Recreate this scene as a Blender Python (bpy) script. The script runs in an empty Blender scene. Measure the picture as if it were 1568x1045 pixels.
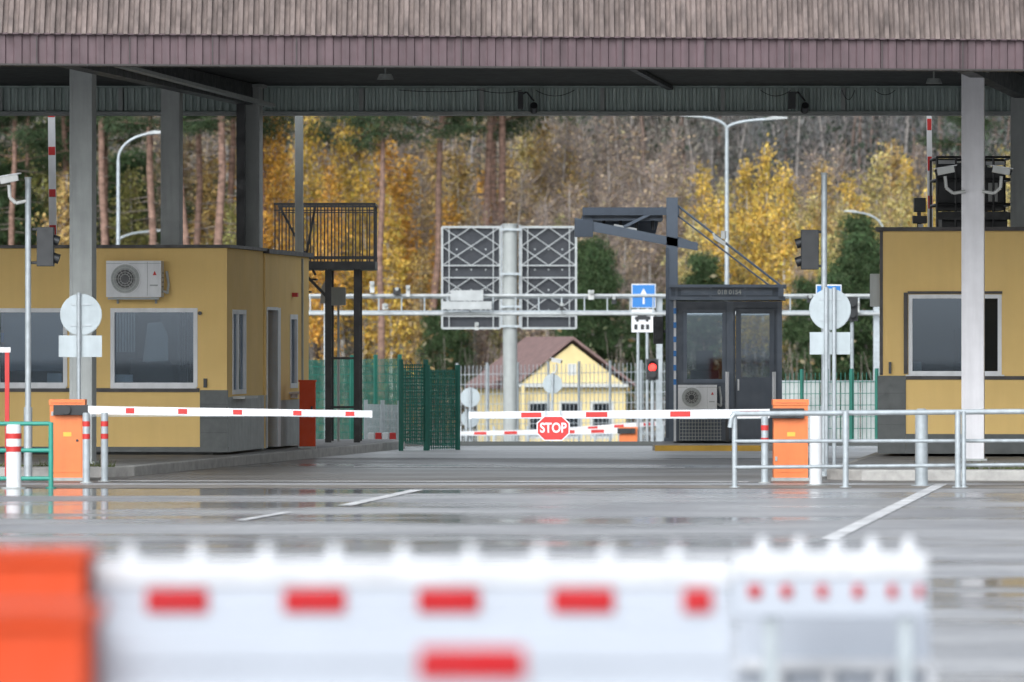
import bpy, math, random
import numpy as np
from mathutils import Matrix, Vector
random.seed(4); rng=np.random.default_rng(7)
S=bpy.context.scene
F=8711.1; H=1.92            # lens scale and eye height used to convert survey measurements to metres
def X(p,d): return (p-784)*d/F
def Z(p,d): return H-(p-522.5)*d/F
YAW=-math.atan(.12)         # direction of the lanes

# ---------------------------------------------------------------- materials
MATS={}
def nt(name):
    m=bpy.data.materials.new(name); m.use_nodes=True
    n=m.node_tree.nodes; l=m.node_tree.links
    return m,n,l,n['Principled BSDF']
def noise(n,l,scale,vec=(1,1,1),detail=5,src='Object',rough=.6):
    tc=n.new('ShaderNodeTexCoord'); mp=n.new('ShaderNodeMapping'); mp.inputs['Scale'].default_value=vec
    no=n.new('ShaderNodeTexNoise'); no.inputs['Scale'].default_value=scale; no.inputs['Detail'].default_value=detail
    no.inputs['Roughness'].default_value=rough
    if src=='Position':
        g=n.new('ShaderNodeNewGeometry'); l.new(g.outputs['Position'],mp.inputs['Vector'])
    else: l.new(tc.outputs['Object'],mp.inputs['Vector'])
    l.new(mp.outputs['Vector'],no.inputs['Vector']); return no.outputs['Fac']
def mrange(n,l,fac,a,b,lo=.3,hi=.7):
    m=n.new('ShaderNodeMapRange'); m.inputs['From Min'].default_value=lo; m.inputs['From Max'].default_value=hi
    m.inputs['To Min'].default_value=a; m.inputs['To Max'].default_value=b; l.new(fac,m.inputs['Value']); return m.outputs['Result']
def mul(n,l,a,b):
    m=n.new('ShaderNodeMath'); m.operation='MULTIPLY'; l.new(a,m.inputs[0]); l.new(b,m.inputs[1]); return m.outputs[0]
def mat(name,col,rough=.6,metal=0,var=.12,scale=3,streak=0,bump=0,emit=0):
    if name in MATS: return MATS[name]
    m,n,l,b=nt(name)
    f=mrange(n,l,noise(n,l,scale),1-var,1+var)
    if streak:
        f=mul(n,l,f,mrange(n,l,noise(n,l,1,(7,7,.7),6),1-streak,1+streak*.4))
    v=n.new('ShaderNodeVectorMath'); v.operation='SCALE'; v.inputs[0].default_value=col; l.new(f,v.inputs['Scale'])
    l.new(v.outputs[0],b.inputs['Base Color'])
    b.inputs['Metallic'].default_value=metal
    l.new(mrange(n,l,noise(n,l,scale*2.3),max(.03,rough-.1),min(1,rough+.12)),b.inputs['Roughness'])
    if bump:
        bp=n.new('ShaderNodeBump'); bp.inputs['Strength'].default_value=bump; bp.inputs['Distance'].default_value=.01
        l.new(noise(n,l,60),bp.inputs['Height']); l.new(bp.outputs[0],b.inputs['Normal'])
    if emit:
        b.inputs['Emission Color'].default_value=(*col,1); b.inputs['Emission Strength'].default_value=emit
    MATS[name]=m; return m
yellow=mat('yellow_render',(.75,.52,.2),.85,var=.05,scale=.9,streak=.035,bump=.3)
palewall=mat('pale_yellow_render',(.64,.52,.26),.85,var=.06,streak=.05)
tile=mat('dark_tile',(.07,.078,.076),.45,var=.2,scale=5)
roofd=mat('roof_edge_dark',(.035,.03,.028),.5)
white=mat('white_paint',(.68,.69,.7),.45,var=.07,streak=.12)
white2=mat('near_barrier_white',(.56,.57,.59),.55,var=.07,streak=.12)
offw=mat('offwhite_plastic',(.5,.51,.49),.5,var=.06,streak=.12)
red=mat('red_reflective',(.5,.028,.025),.5,var=.08)
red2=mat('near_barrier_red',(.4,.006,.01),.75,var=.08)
orange=mat('orange_paint',(.7,.18,.05),.45,var=.07,streak=.1)
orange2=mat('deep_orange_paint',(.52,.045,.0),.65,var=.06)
galv=mat('galvanised_steel',(.4,.44,.46),.45,metal=.3,var=.15,scale=8,streak=.12)
dullw=mat('weathered_white_steel',(.4,.42,.42),.5,var=.12,streak=.12)
greyp=mat('grey_paint_steel',(.34,.36,.35),.5,var=.08,streak=.18)
colw=mat('column_light_paint',(.66,.65,.67),.5,var=.06,streak=.12)
signback=mat('sign_back_alu',(.4,.45,.47),.45,metal=.3,var=.1,streak=.12)
black=mat('black_plastic',(.018,.02,.022),.45,var=.2)
blackst=mat('black_painted_steel',(.022,.023,.025),.45,var=.2)
slate=mat('slate_cladding',(.065,.083,.11),.42,var=.1,streak=.12)
slate2=mat('slate_trim',(.1,.125,.16),.42,var=.08)
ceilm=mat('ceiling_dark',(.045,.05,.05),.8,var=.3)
fasup=mat('fascia_weathered',(.18,.142,.128),.8,var=.2,scale=1.1,streak=.5)
faslo=mat('fascia_purple_brown',(.11,.073,.08),.65,var=.12,streak=.3)
backf=mat('fascia_back_grey_green',(.45,.53,.5),.6,var=.1,streak=.2)
greenf=mat('green_fence_paint',(.02,.15,.11),.5,var=.15)
tealr=mat('teal_rail_paint',(.03,.26,.2),.45,var=.12)
maroon=mat('brown_roof_tiles',(.2,.125,.115),.75,var=.15,streak=.2)
blue=mat('sign_blue',(.02,.17,.48),.4,var=.05)
concrete=mat('concrete',(.36,.35,.33),.8,var=.2,scale=6,bump=.3)
pavem=mat('island_paving',(.22,.215,.205),.7,var=.25,scale=3,bump=.3)
inner=mat('interior_wall',(.3,.3,.29),.8)
skirtm=mat('wet_white_plastic',(.4,.43,.48),.5,var=.05)
yelp=mat('yellow_kerb_paint',(.7,.42,.06),.6,var=.12)
redl=mat('red_signal_lens',(1,.04,.03),.4,emit=3.0,var=0)
fanm=mat('fan_dark',(.07,.07,.07),.6)
panelw=mat('pale_fence_panel',(.42,.45,.44),.6,var=.15,streak=.2)
# glass
def glass_mat():
    m=bpy.data.materials.new('window_glass'); m.use_nodes=True; n=m.node_tree.nodes; l=m.node_tree.links; n.clear()
    o=n.new('ShaderNodeOutputMaterial'); t=n.new('ShaderNodeBsdfTransparent'); t.inputs[0].default_value=(.6,.66,.7,1)
    g=n.new('ShaderNodeBsdfGlossy'); g.inputs['Roughness'].default_value=.02; g.inputs['Color'].default_value=(.75,.85,.97,1)
    fr=n.new('ShaderNodeFresnel'); fr.inputs[0].default_value=1.85; mx=n.new('ShaderNodeMixShader')
    l.new(fr.outputs[0],mx.inputs[0]); l.new(t.outputs[0],mx.inputs[1]); l.new(g.outputs[0],mx.inputs[2]); l.new(mx.outputs[0],o.inputs[0])
    return m
glass=glass_mat()
# leaf / bark
def leaf_mat():
    m,n,l,b=nt('leaves'); a=n.new('ShaderNodeAttribute'); a.attribute_name='Col'
    oi=n.new('ShaderNodeObjectInfo'); v=n.new('ShaderNodeVectorMath'); v.operation='MULTIPLY'
    l.new(a.outputs['Color'],v.inputs[0]); l.new(oi.outputs['Color'],v.inputs[1])
    d=n.new('ShaderNodeBsdfDiffuse'); l.new(v.outputs[0],d.inputs[0])
    t=n.new('ShaderNodeBsdfTranslucent'); l.new(v.outputs[0],t.inputs[0]); mx=n.new('ShaderNodeMixShader'); mx.inputs[0].default_value=.25
    l.new(d.outputs[0],mx.inputs[1]); l.new(t.outputs[0],mx.inputs[2]); l.new(mx.outputs[0],n['Material Output'].inputs[0]); return m
leafm=leaf_mat()
def vcol_mat():
    m,n,l,b=nt('bark'); a=n.new('ShaderNodeAttribute'); a.attribute_name='Col'
    f=mrange(n,l,noise(n,l,3,(1,1,2.5),4),.5,1.35)
    v=n.new('ShaderNodeVectorMath'); v.operation='SCALE'; l.new(a.outputs['Color'],v.inputs[0]); l.new(f,v.inputs['Scale'])
    d=n.new('ShaderNodeBsdfDiffuse'); l.new(v.outputs[0],d.inputs[0]); l.new(d.outputs[0],n['Material Output'].inputs[0]); return m
barkm=vcol_mat()
def asphalt(name,c0,c1,r0,r1,sc=.45,lo=.36,hi=.6):
    m,n,l,b=nt(name)
    big=noise(n,l,sc,(.6,1.1,1),7,'Position',.65); fine=noise(n,l,7,(1,1,1),4,'Position'); grit=noise(n,l,45,(1,1,1),2,'Position')
    mx=n.new('ShaderNodeMix'); mx.data_type='RGBA'; mx.inputs[6].default_value=(*c0,1); mx.inputs[7].default_value=(*c1,1)
    l.new(mrange(n,l,big,0,1,.38,.62),mx.inputs[0])
    v=n.new('ShaderNodeVectorMath'); v.operation='SCALE'; l.new(mx.outputs[2],v.inputs[0]); l.new(mrange(n,l,fine,.85,1.15),v.inputs['Scale'])
    # puddled areas are smoother and darker underneath
    rg=noise(n,l,sc*.8,(.3,.75,1),6,'Position',.6)
    w=mrange(n,l,rg,.62,1.0,lo,hi); v2=n.new('ShaderNodeVectorMath'); v2.operation='SCALE'; l.new(v.outputs[0],v2.inputs[0]); l.new(w,v2.inputs['Scale'])
    l.new(v2.outputs[0],b.inputs['Base Color'])
    l.new(mrange(n,l,rg,r0,r1,lo,hi),b.inputs['Roughness'])
    bp=n.new('ShaderNodeBump'); bp.inputs['Strength'].default_value=.1; bp.inputs['Distance'].default_value=.003
    l.new(grit,bp.inputs['Height']); l.new(bp.outputs[0],b.inputs['Normal'])
    return m
asph_front=asphalt('wet_asphalt',(.24,.242,.255),(.4,.4,.405),.1,.42,lo=.4,hi=.56)
asph_lane=asphalt('dark_lane_asphalt',(.13,.122,.112),(.21,.196,.182),.2,.55)
asph_pale=asphalt('pale_concrete_lane',(.5,.5,.49),(.68,.68,.67),.35,.6)
seam=asphalt('seam_brown',(.19,.168,.145),(.3,.275,.245),.4,.8,2)
linem=asphalt('road_paint_worn',(.6,.6,.6),(.85,.85,.85),.4,.6,3)
def ground_mat():
    m,n,l,b=nt('forest_floor_and_grass')
    a=noise(n,l,.12,(1,1,1),8,'Position',.7)
    cr=n.new('ShaderNodeValToRGB'); e=cr.color_ramp.elements; e[0].position=.35; e[0].color=(.05,.05,.048,1); e[1].position=.65; e[1].color=(.1,.098,.09,1)
    x=e.new(.5); x.color=(.07,.075,.063,1); l.new(a,cr.inputs[0]); l.new(cr.outputs[0],b.inputs['Base Color']); b.inputs['Roughness'].default_value=.95; return m
groundm=ground_mat()

# ---------------------------------------------------------------- mesh building
class MB:
    def __init__(s): s.v=[];s.f=[];s.m=[];s.s=[];s.mats=[]
    def mi(s,m):
        if m not in s.mats: s.mats.append(m)
        return s.mats.index(m)
    def add(s,vs,fs,m,smooth=False):
        o=len(s.v); s.v+= [tuple(v) for v in vs]; i=s.mi(m)
        for f in fs: s.f.append([o+k for k in f]); s.m.append(i); s.s.append(smooth)
    def box(s,x0,x1,y0,y1,z0,z1,m):
        if x0>x1:x0,x1=x1,x0
        if y0>y1:y0,y1=y1,y0
        if z0>z1:z0,z1=z1,z0
        s.add([(x0,y0,z0),(x1,y0,z0),(x1,y1,z0),(x0,y1,z0),(x0,y0,z1),(x1,y0,z1),(x1,y1,z1),(x0,y1,z1)],
              [(0,3,2,1),(4,5,6,7),(0,1,5,4),(1,2,6,5),(2,3,7,6),(3,0,4,7)],m)
    def cyl(s,p0,p1,r,m,n=12,r2=None,caps=True):
        p0=Vector(p0);p1=Vector(p1); d=(p1-p0).normalized(); r2=r if r2 is None else r2
        a=d.orthogonal().normalized(); b=d.cross(a)
        vs=[p0+(a*math.cos(t)+b*math.sin(t))*r for t in [2*math.pi*k/n for k in range(n)]]
        vs+=[p1+(a*math.cos(t)+b*math.sin(t))*r2 for t in [2*math.pi*k/n for k in range(n)]]
        s.add(vs,[(k,(k+1)%n,n+(k+1)%n,n+k) for k in range(n)],m,n>6)
        if caps: s.add(vs,[tuple(range(n-1,-1,-1)),tuple(range(n,2*n))],m)
    def tube(s,pts,r,m,n=8):
        for a,b in zip(pts[:-1],pts[1:]): s.cyl(a,b,r,m,n)
    def bar(s,p0,p1,w,h,m):   # square bar
        p0=Vector(p0);p1=Vector(p1); d=(p1-p0).normalized()
        up=Vector((0,0,1)) if abs(d.z)<.95 else Vector((0,1,0))
        a=d.cross(up).normalized(); b=a.cross(d)
        vs=[p+a*w/2*i+b*h/2*j for p in(p0,p1) for i,j in((-1,-1),(1,-1),(1,1),(-1,1))]
        s.add(vs,[(3,2,1,0),(4,5,6,7),(0,1,5,4),(1,2,6,5),(2,3,7,6),(3,0,4,7)],m)
    def prism(s,pts,y0,y1,m):  # pts in xz
        n=len(pts); vs=[(p[0],y0,p[1]) for p in pts]+[(p[0],y1,p[1]) for p in pts]
        s.add(vs,[tuple(range(n)),tuple(range(2*n-1,n-1,-1))]+[(k,n+k,n+(k+1)%n,(k+1)%n) for k in range(n)],m)
    def slab(s,pts,z0,z1,m):   # pts in xy
        n=len(pts); vs=[(p[0],p[1],z0) for p in pts]+[(p[0],p[1],z1) for p in pts]
        s.add(vs,[tuple(range(n-1,-1,-1)),tuple(range(n,2*n))]+[(k,(k+1)%n,n+(k+1)%n,n+k) for k in range(n)],m)
    def mesh(s,name):
        me=bpy.data.meshes.new(name); me.from_pydata(s.v,[],s.f)
        for m in s.mats: me.materials.append(m)
        me.polygons.foreach_set('material_index',s.m); me.polygons.foreach_set('use_smooth',s.s); me.update(); return me
def link(o): S.collection.objects.link(o); return o
class G:
    def __init__(s,name,loc=(0,0,0),yaw=0): s.name=name; s.M=Matrix.Translation(loc)@Matrix.Rotation(yaw,4,'Z'); s.p={}; s.txt=[]
    def __getitem__(s,k):
        if k not in s.p: s.p[k]=MB()
        return s.p[k]
    def text(s,body,size,loc,m,sx=1): s.txt.append((body,size,loc,m,sx))
    def done(s,bevel=0):
        def bv(o):
            if bevel:
                b=o.modifiers.new('bevel','BEVEL'); b.width=bevel; b.segments=2; b.limit_method='ANGLE'; b.angle_limit=math.radians(50)
        if len(s.p)==1 and not s.txt:
            o=link(bpy.data.objects.new(s.name,list(s.p.values())[0].mesh(s.name))); o.matrix_world=s.M; bv(o); return o
        e=link(bpy.data.objects.new(s.name,None)); e.empty_display_size=.3; e.matrix_world=s.M
        for k,mb in s.p.items():
            o=link(bpy.data.objects.new(k,mb.mesh(k))); o.parent=e; bv(o)
        for body,size,loc,m,sx in s.txt:
            c=bpy.data.curves.new('lettering','FONT'); c.body=body; c.size=size; c.extrude=.002; c.align_x='CENTER'; c.align_y='CENTER'; c.offset=size*.025
            t=bpy.data.objects.new('tmp',c); link(t); bpy.context.view_layer.update()
            me=bpy.data.meshes.new_from_object(t); bpy.data.objects.remove(t); me.materials.clear(); me.materials.append(m)
            o=link(bpy.data.objects.new('lettering',me)); o.parent=e; o.location=loc; o.rotation_euler=(math.pi/2,0,0); o.scale=(sx,1,1)
        return e
def ab(mb,ax,u0,u1,w0,w1,z0,z1,m):
    if ax=='x': mb.box(u0,u1,w0,w1,z0,z1,m)
    else: mb.box(w0,w1,u0,u1,z0,z1,m)
def wall(mb,ax,u0,u1,z0,z1,w0,w1,ops,m):
    us=sorted({u0,u1,*[o[0] for o in ops],*[o[1] for o in ops]}); zs=sorted({z0,z1,*[o[2] for o in ops],*[o[3] for o in ops]})
    for a,b in zip(us[:-1],us[1:]):
        for c,d in zip(zs[:-1],zs[1:]):
            cu=(a+b)/2; cz=(c+d)/2
            if any(o[0]<cu<o[1] and o[2]<cz<o[3] for o in ops): continue
            ab(mb,ax,a,b,w0,w1,c,d,m)
def window(g,ax,u0,u1,z0,z1,w,out,fm,fw=.06,mull=()):
    # w: outer face coordinate, out: outward sign
    fr=g['window_frame']; gl=g['window_glass']; o=w+out*.012; i=w-out*.07
    ab(fr,ax,u0-.01,u0+fw,i,o,z0-.01,z1+.01,fm); ab(fr,ax,u1-fw,u1+.01,i,o,z0-.01,z1+.01,fm)
    ab(fr,ax,u0+fw,u1-fw,i,o,z0-.01,z0+fw,fm); ab(fr,ax,u0+fw,u1-fw,i,o,z1-fw,z1+.01,fm)
    for k in mull: ab(fr,ax,k-fw*.4,k+fw*.4,i,o-out*.01,z0+fw,z1-fw,fm)
    ab(gl,ax,u0+fw*.7,u1-fw*.7,w-out*.035,w-out*.04,z0+fw*.7,z1-fw*.7,glass)

def ground_z(d):
    def sm(a,b,t): t=min(1,max(0,(t-a)/(b-a))); return t*t*(3-2*t)
    return -2.4*sm(104,190,d)+1.8*sm(205,262,d)+.3*sm(262,320,d)+30*sm(335,470,d)
# ---------------------------------------------------------------- ground
ys=[-300,-60,0,50,100]+list(range(104,345,6))+list(range(345,480,9))+[520,800,1500,3000]
xs=[-2500,-900,-300,-150]+list(range(-90,100,15))+[150,300,900,2500]
mb=MB(); W=len(xs)
vs=[(x,y,ground_z(y)+(0.6*math.sin(x*.05+y*.03) if y>340 else 0)) for y in ys for x in xs]
mb.add(vs,[(j*W+i,j*W+i+1,(j+1)*W+i+1,(j+1)*W+i) for j in range(len(ys)-1) for i in range(W-1)],groundm,True)
link(bpy.data.objects.new('ground',mb.mesh('ground')))
def sheet(name,pts,z,m):
    b=MB(); b.add([(p[0],p[1],z) for p in pts],[tuple(range(len(pts)))],m); link(bpy.data.objects.new(name,b.mesh(name)))
sheet('asphalt_road',[(-90,-40),(90,-40),(90,104),(-90,104)],.004,asph_front)
sheet('dark_road_lane',[(-60,77.2),(60,76.4),(60,92.5),(-60,93)],.008,asph_lane)
sheet('pale_road_strip',[(-60,93.2),(60,92.7),(60,102.5),(-60,103)],.008,asph_pale)
sheet('stop_line_marking',[(-5.6,77.5),(3.2,76.9),(3.2,77.25),(-5.6,77.85)],.012,linem)
sheet('drain_strip',[(-60,74.2),(60,73.6),(60,75.3),(-60,75.9)],.008,seam)
sheet('cross_line_marking',[(-2.4,86.0),(2.6,85.4),(2.6,85.9),(-2.4,86.6)],.012,linem)
def line(name,p,q,w):
    p=Vector(p);q=Vector(q); d=(q-p).normalized(); a=Vector((d.y,-d.x))*w/2
    sheet(name,[p-a,q-a,q+a,p+a][::1],.012,linem)
line('lane_line_marking',(3.05,54.8),(5.75,76.1),.17)
line('lane_line_marking',(-1.95,66),(-1.22,73),.17)
line('lane_line_marking',(-2.9,60.6),(-2.5,63.5),.12)
# islands
def island(name,pts,h=.15):
    g=G(name); n=len(pts); c=Vector((sum(p[0] for p in pts)/n,sum(p[1] for p in pts)/n))
    g['kerb'].slab(pts,-.05,h,concrete)
    inn=[(p[0]+(c.x-p[0])*.012,p[1]+(c.y-p[1])*.02) for p in pts]
    g['paving'].slab(inn,h-.02,h+.006,pavem); g.done(.015)
island('traffic_island',[(-30,80.3),(-6.3,79.6),(-5.75,79.8),(-5.35,80.6),(-1.9,101),(-2.1,102.5),(-30,103)])
island('traffic_island',[(4.35,78.6),(4.8,78.0),(30,77.3),(30,102.4),(7.2,102.4)])
island('traffic_island',[(2.45,99.3),(4.95,99.1),(5.3,102.3),(2.7,102.4)],.12)
g=G('yellow_kerb',(0,98.9,0)); g['bar'].box(X(1003,99),X(1165,99),0,.3,0.0,.09,yelp); g['bar'].box(X(1003,99),X(1165,99),.02,.28,.09,.1,yelp)
g.done(.03)

# ---------------------------------------------------------------- canopy
def corr(mb,p0,p1,z0,z1,per,dep,m,lean=0,sc=.5):
    p0=Vector(p0);p1=Vector(p1);L=(p1-p0).length; d=(p1-p0)/L; nrm=Vector((d.y,-d.x)); n=int(L/per); vs=[]
    prof=[(0,0),(.5-sc*.25,0),(.5,1),(1-sc*.25,1)]
    for k in range(n):
        for a,b in prof:
            q=p0+d*(k+a)*per+nrm*b*dep
            vs.append((q.x,q.y,z0)); vs.append((q.x,q.y+lean,z1))
    mb.add(vs,[(2*i,2*i+2,2*i+3,2*i+1) for i in range(len(vs)//2-1)],m)
g=G('canopy_roof')
fl=(-26,73.9); fr_=(26,80.0)   # front fascia plan line
def fy(x): return 73.9+(x+26)/52*6.1
zb=5.62
corr(g['front_fascia_lower'],fl,fr_,zb,6.03,.22,.03,faslo,sc=.3)
corr(g['front_fascia_upper'],(fl[0],fl[1]-.04),(fr_[0],fr_[1]-.04),6.035,7.6,.14,.07,fasup,lean=.9)
g['front_fascia_lower'].add([(-26,73.82,zb-.01),(26,79.92,zb-.01),(26,80.25,zb-.01),(-26,74.15,zb-.01)],[(0,1,2,3)],roofd)
g['trim'].bar((-26,73.84,6.035),(26,79.94,6.035),.05,.02,faslo)
g['trim'].bar((-26,73.9,zb),(26,80.0,zb),.1,.03,roofd)
for k in range(22):   # overlap joints in fascia sheets
    x=-12+k*1.13+random.uniform(-.1,.1); g['trim'].box(x,x+.012,fy(x)-.045,fy(x)-.036,zb+.02,6.0,roofd)
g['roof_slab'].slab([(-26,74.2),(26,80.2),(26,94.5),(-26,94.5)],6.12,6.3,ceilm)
g['roof_slab'].slab([(-26,74.6),(26,80.7),(26,94.5),(-26,94.5)],7.3,7.5,roofd)
corr(g['rear_fascia'],(-26,93.6),(26,93.6),5.70,6.08,.12,.05,backf)
g['rear_fascia'].box(-26,26,93.62,93.9,5.70,6.3,backf)
g['rear_fascia'].box(-26,26,93.4,93.75,5.63,5.68,greyp)
for k in range(-13,14):
    x=-.53+k*1.98; g['rear_fascia'].box(x,x+.07,93.5,93.545,5.7,6.08,greyp)
# longitudinal and cross beams
def beam(p,q,w=.22,h=.3,zt=6.1,m=greyp): g['beams'].bar((p[0],p[1],zt-h/2),(q[0],q[1],zt-h/2),w,h,m)
CA=(X(127,82),82); CB=(X(263,89.2),89.2); CC=(X(384,92.6),92.6); CD=(X(1490,84),84); CE=(X(1562,91),91)
beam((-6.4,78.4),(-4.2,93.4),.26,.34,m=blackst); beam((6.2,80.2),(8.6,93.4),m=blackst); beam((-14,77),(-12,93.4)); beam((1,79),(2.6,93.4),.1,.06,m=blackst)
g['beams'].bar((-6.2,78.6,5.93),(-3.9,92.2,5.74),.14,.05,greyp)
# little lamps, cameras and cables beneath
for p,d in((590,86.5),(705,80),(1430,88)):
    x=X(p,d); g['ceiling_fittings'].cyl((x,d,6.1),(x,d,5.97),.015,greyp); g['ceiling_fittings'].cyl((x,d,5.98),(x,d,5.9),.1,greyp,r2=.13)
for p,w in((797,.09),(1212,.12)):
    x=X(p,93.3); mb=g['ceiling_fittings']; mb.box(x-w/2,x+w/2,93.1,93.3,5.72,6.0,black); mb.cyl((x+.22,93.2,5.78),(x+.22,93.4,5.7),.06,black); mb.tube([(x,93.2,5.95),(x+.1,93.2,6.0),(x+.22,93.2,5.85)],.015,black)
def cable(a,b,sag,r=.012,n=8):
    return [tuple(Vector(a).lerp(Vector(b),t/n)+Vector((0,0,-sag*4*(t/n)*(1-t/n)))) for t in range(n+1)]
for a,b,sg in((735,800,.05),(820,880,.1),(1165,1212,.1),(1290,1310,.16),(1340,1372,.08),(610,735,.03)):
    g['cables'].tube(cable((X(a,93.2),93.35,6.04),(X(b,93.2),93.35,6.04),sg),.007,fanm,5)
g.done()
def column(p,w,m,z0,z1=6.1,nm='canopy_column'):
    g=G(nm,(p[0],p[1],0),YAW); c=g['shaft']; c.box(-w/2,w/2,-w/2,w/2,z0,z1,m)
    c.box(-w/2-.05,w/2+.05,-w/2-.05,w/2+.05,z0,z0+.03,greyp); c.box(-w/2-.06,w/2+.06,-w/2-.06,w/2+.06,z1-.06,z1-.01,greyp)
    for s in(-1,1): c.box(s*w*.36,s*w*.46,-w/2-.004,-w/2,z0+.03,z1-.06,m)
    g.done(.012)
column(CA,.33,greyp,.156); column(CB,.3,greyp,.156); column(CC,.34,greyp,.156)
column(CD,.33,colw,.156,5.95); column(CE,.3,greyp,.156)
g=G('canopy_column',(X(369,92.2),92.2,0)); g['shaft'].box(-.07,.07,-.09,.09,.156,6.1,blackst); g['shaft'].box(-.1,.1,-.12,.12,5.9,6.08,blackst); g.done()
g=G('steel_post',(X(458,97),97,0)); g['shaft'].box(-.07,.07,-.07,.07,.156,Z(178,97),greyp); g['shaft'].box(-.1,.1,-.1,.1,.156,.18,greyp); g.done(.01)

# ---------------------------------------------------------------- booths
def ac(g,x0,x1,z0,z1,y):     # on a wall whose outer face is y, facing -y
    a=g['air_conditioner']; d=.3; a.box(x0,x1,y-d,y-.05,z0,z1,white)
    w=x1-x0; h=z1-z0; cx=x0+w*.35; cz=z0+h*.5; r=h*.4
    a.cyl((cx,y-d-.014,cz),(cx,y-d-.001,cz),r*1.1,white,28); a.cyl((cx,y-d-.018,cz),(cx,y-d-.002,cz),r,greyp,28)
    a.cyl((cx,y-d-.021,cz),(cx,y-d-.004,cz),r*.68,fanm,28)
    for q in range(1,7): 
        pts=[(cx+r*q/6.2*math.cos(t),y-d-.028,cz+r*q/6.2*math.sin(t)) for t in np.linspace(0,2*math.pi,25)]; a.tube(pts,.004,offw,4)
    for q in range(12):
        t=q*math.pi/6; a.cyl((cx,y-d-.028,cz),(cx+r*math.cos(t),y-d-.02,cz+r*math.sin(t)),.003,offw,4)
    a.cyl((cx,y-d-.035,cz),(cx,y-d-.01,cz),r*.26,black,20)
    a.box(x1-w*.25,x1-w*.243,y-d-.004,y-d,z0+.02,z1-.02,greyp); a.box(x1-w*.2,x1-w*.06,y-d-.012,y-d,z0+h*.3,z0+h*.34,greyp)
    a.box(x0-.002,x1+.002,y-d-.004,y-d+.02,z1-.045,z1-.038,greyp)
    a.prism([(x1-w*.15,z0+h*.6),(x1-w*.08,z0+h*.6),(x1-w*.115,z0+h*.72)],y-d-.006,y-d,red)
    for s in(.15,.85): a.box(x0+w*s-.02,x0+w*s+.02,y-d-.02,y,z0-.035,z0-.002,greyp); a.box(x0+w*s-.015,x0+w*s+.015,y-.03,y,z0-.1,z0-.03,greyp)
    a.box(x0+.03,x1-.03,y-d-.025,y-d+.02,z0-.04,z0-.006,greyp)
    for k in range(5): a.box(x1+.0,x1+.006,y-d+.05,y-.1,z0+.08+k*.07,z0+.1+k*.07,greyp)
    a.tube([(x1,y-.15,z0+.1),(x1+.07,y-.12,z0+.06),(x1+.07,y-.03,z0+.2),(x1+.04,y-.02,z0+.4)],.02,offw)
g=G('yellow_checkpoint_booth',(-4.41,88,0),YAW)
w=g['walls']; top=3.36
wins=[(-1.82,-.47,1.22,2.42),(-4.1,-2.52,1.22,2.42)]
wall(w,'x',-7,-.25,.2,top,0,.25,wins,yellow)
side=[(.5,1.75,1.1,2.4),(3.65,4.7,.2,2.42),(6.0,6.75,1.15,2.35)]
wall(w,'y',0,3.45,.2,top,-.25,0,side[:1],yellow)
wall(w,'y',3.47,8,.2,top-.03,-.22,.03,side[1:],yellow)
w.box(-7,-.25,7.8,8,.2,top,yellow); w.box(-7,-6.8,.25,7.8,.2,top,yellow)
g['interior'].box(-6.8,-.26,3.2,3.3,.2,top,inner); g['interior'].box(-6.8,-.26,.26,7.8,.156,.22,tile)
g['interior'].box(-2.1,-2.0,.26,3.2,.2,top,inner)
it=g['furniture']; it.box(-1.95,-.3,.3,1.0,.9,.95,inner); it.box(-1.25,-.75,.6,.65,1.2,1.55,black); it.box(-1.05,-.95,.62,.7,.95,1.2,black)
it.box(-1.7,-1.45,.9,1.0,1.0,1.65,blackst); it.box(-1.78,-1.5,.1,.15,1.28,1.4,white); it.box(-.75,-.55,1.6,1.7,.9,2.1,slate2)
it.box(-3.9,-2.7,.3,.9,.9,.95,inner); it.box(-3.3,-2.95,.6,.65,1.15,1.5,black); it.box(-2.85,-2.62,.1,.15,1.26,1.42,white)
for k in range(7): it.box(-1.76+k*.045,-1.735+k*.045,.12,.14,1.75,2.38,offw)
for k in range(5): it.box(-.78+k*.05,-.75+k*.05,.12,.14,1.28,2.38,blackst)
it.prism([(-1.38,1.6),(-.98,1.6),(-.98,2.0),(-1.08,2.22),(-1.3,2.2)],.3,.32,offw)
it.prism([(-1.45,1.28),(-.9,1.28),(-.85,1.5),(-.98,1.62),(-1.42,1.58)],.3,.32,blackst)
it.box(-.95,-.55,2.9,2.95,1.5,2.2,white)
it.box(-4.05,-2.6,.3,.32,2.1,2.38,slate2); it.box(-3.95,-3.1,.28,.29,1.9,2.05,blue); it.box(-3.55,-2.62,.2,.22,1.45,2.3,slate2)
window(g,'x',*wins[0],0,-1,white,.055); window(g,'x',*wins[1],0,-1,white,.055,mull=(-3.6,))
window(g,'y',*side[0],0,1,white,.06,mull=(1.1,)); window(g,'y',*side[2],.03,1,white,.07)
d=g['door']; d.box(-1.1,-.16,4.66,4.7,.2,2.38,offw)
d.box(-.15,.045,3.6,3.65,.2,2.46,white); d.box(-.15,.045,4.7,4.95,.2,2.46,white); d.box(-.15,.045,3.65,4.7,2.42,2.47,white); d.box(-.2,-.16,3.65,4.65,.2,2.42,tile); d.box(-.158,-.12,4.3,4.34,.95,1.15,offw)
t=g['trim']; t.box(-7.03,-.43,-.03,0,1.13,1.19,roofd); t.box(-7,.03,-.012,0,.2,.28,tile)
t.box(-.42,.02,-.02,0,.28,1.16,tile); t.box(0,.02,.002,3.44,.2,1.05,greyp); t.box(.03,.045,3.5,3.59,.2,1.05,greyp); t.box(.03,.045,4.96,8,.2,.95,greyp)
for k in range(3): t.box(-.42,.022,-.024,-.02,.5+.22*k,.504+.22*k,black)
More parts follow.
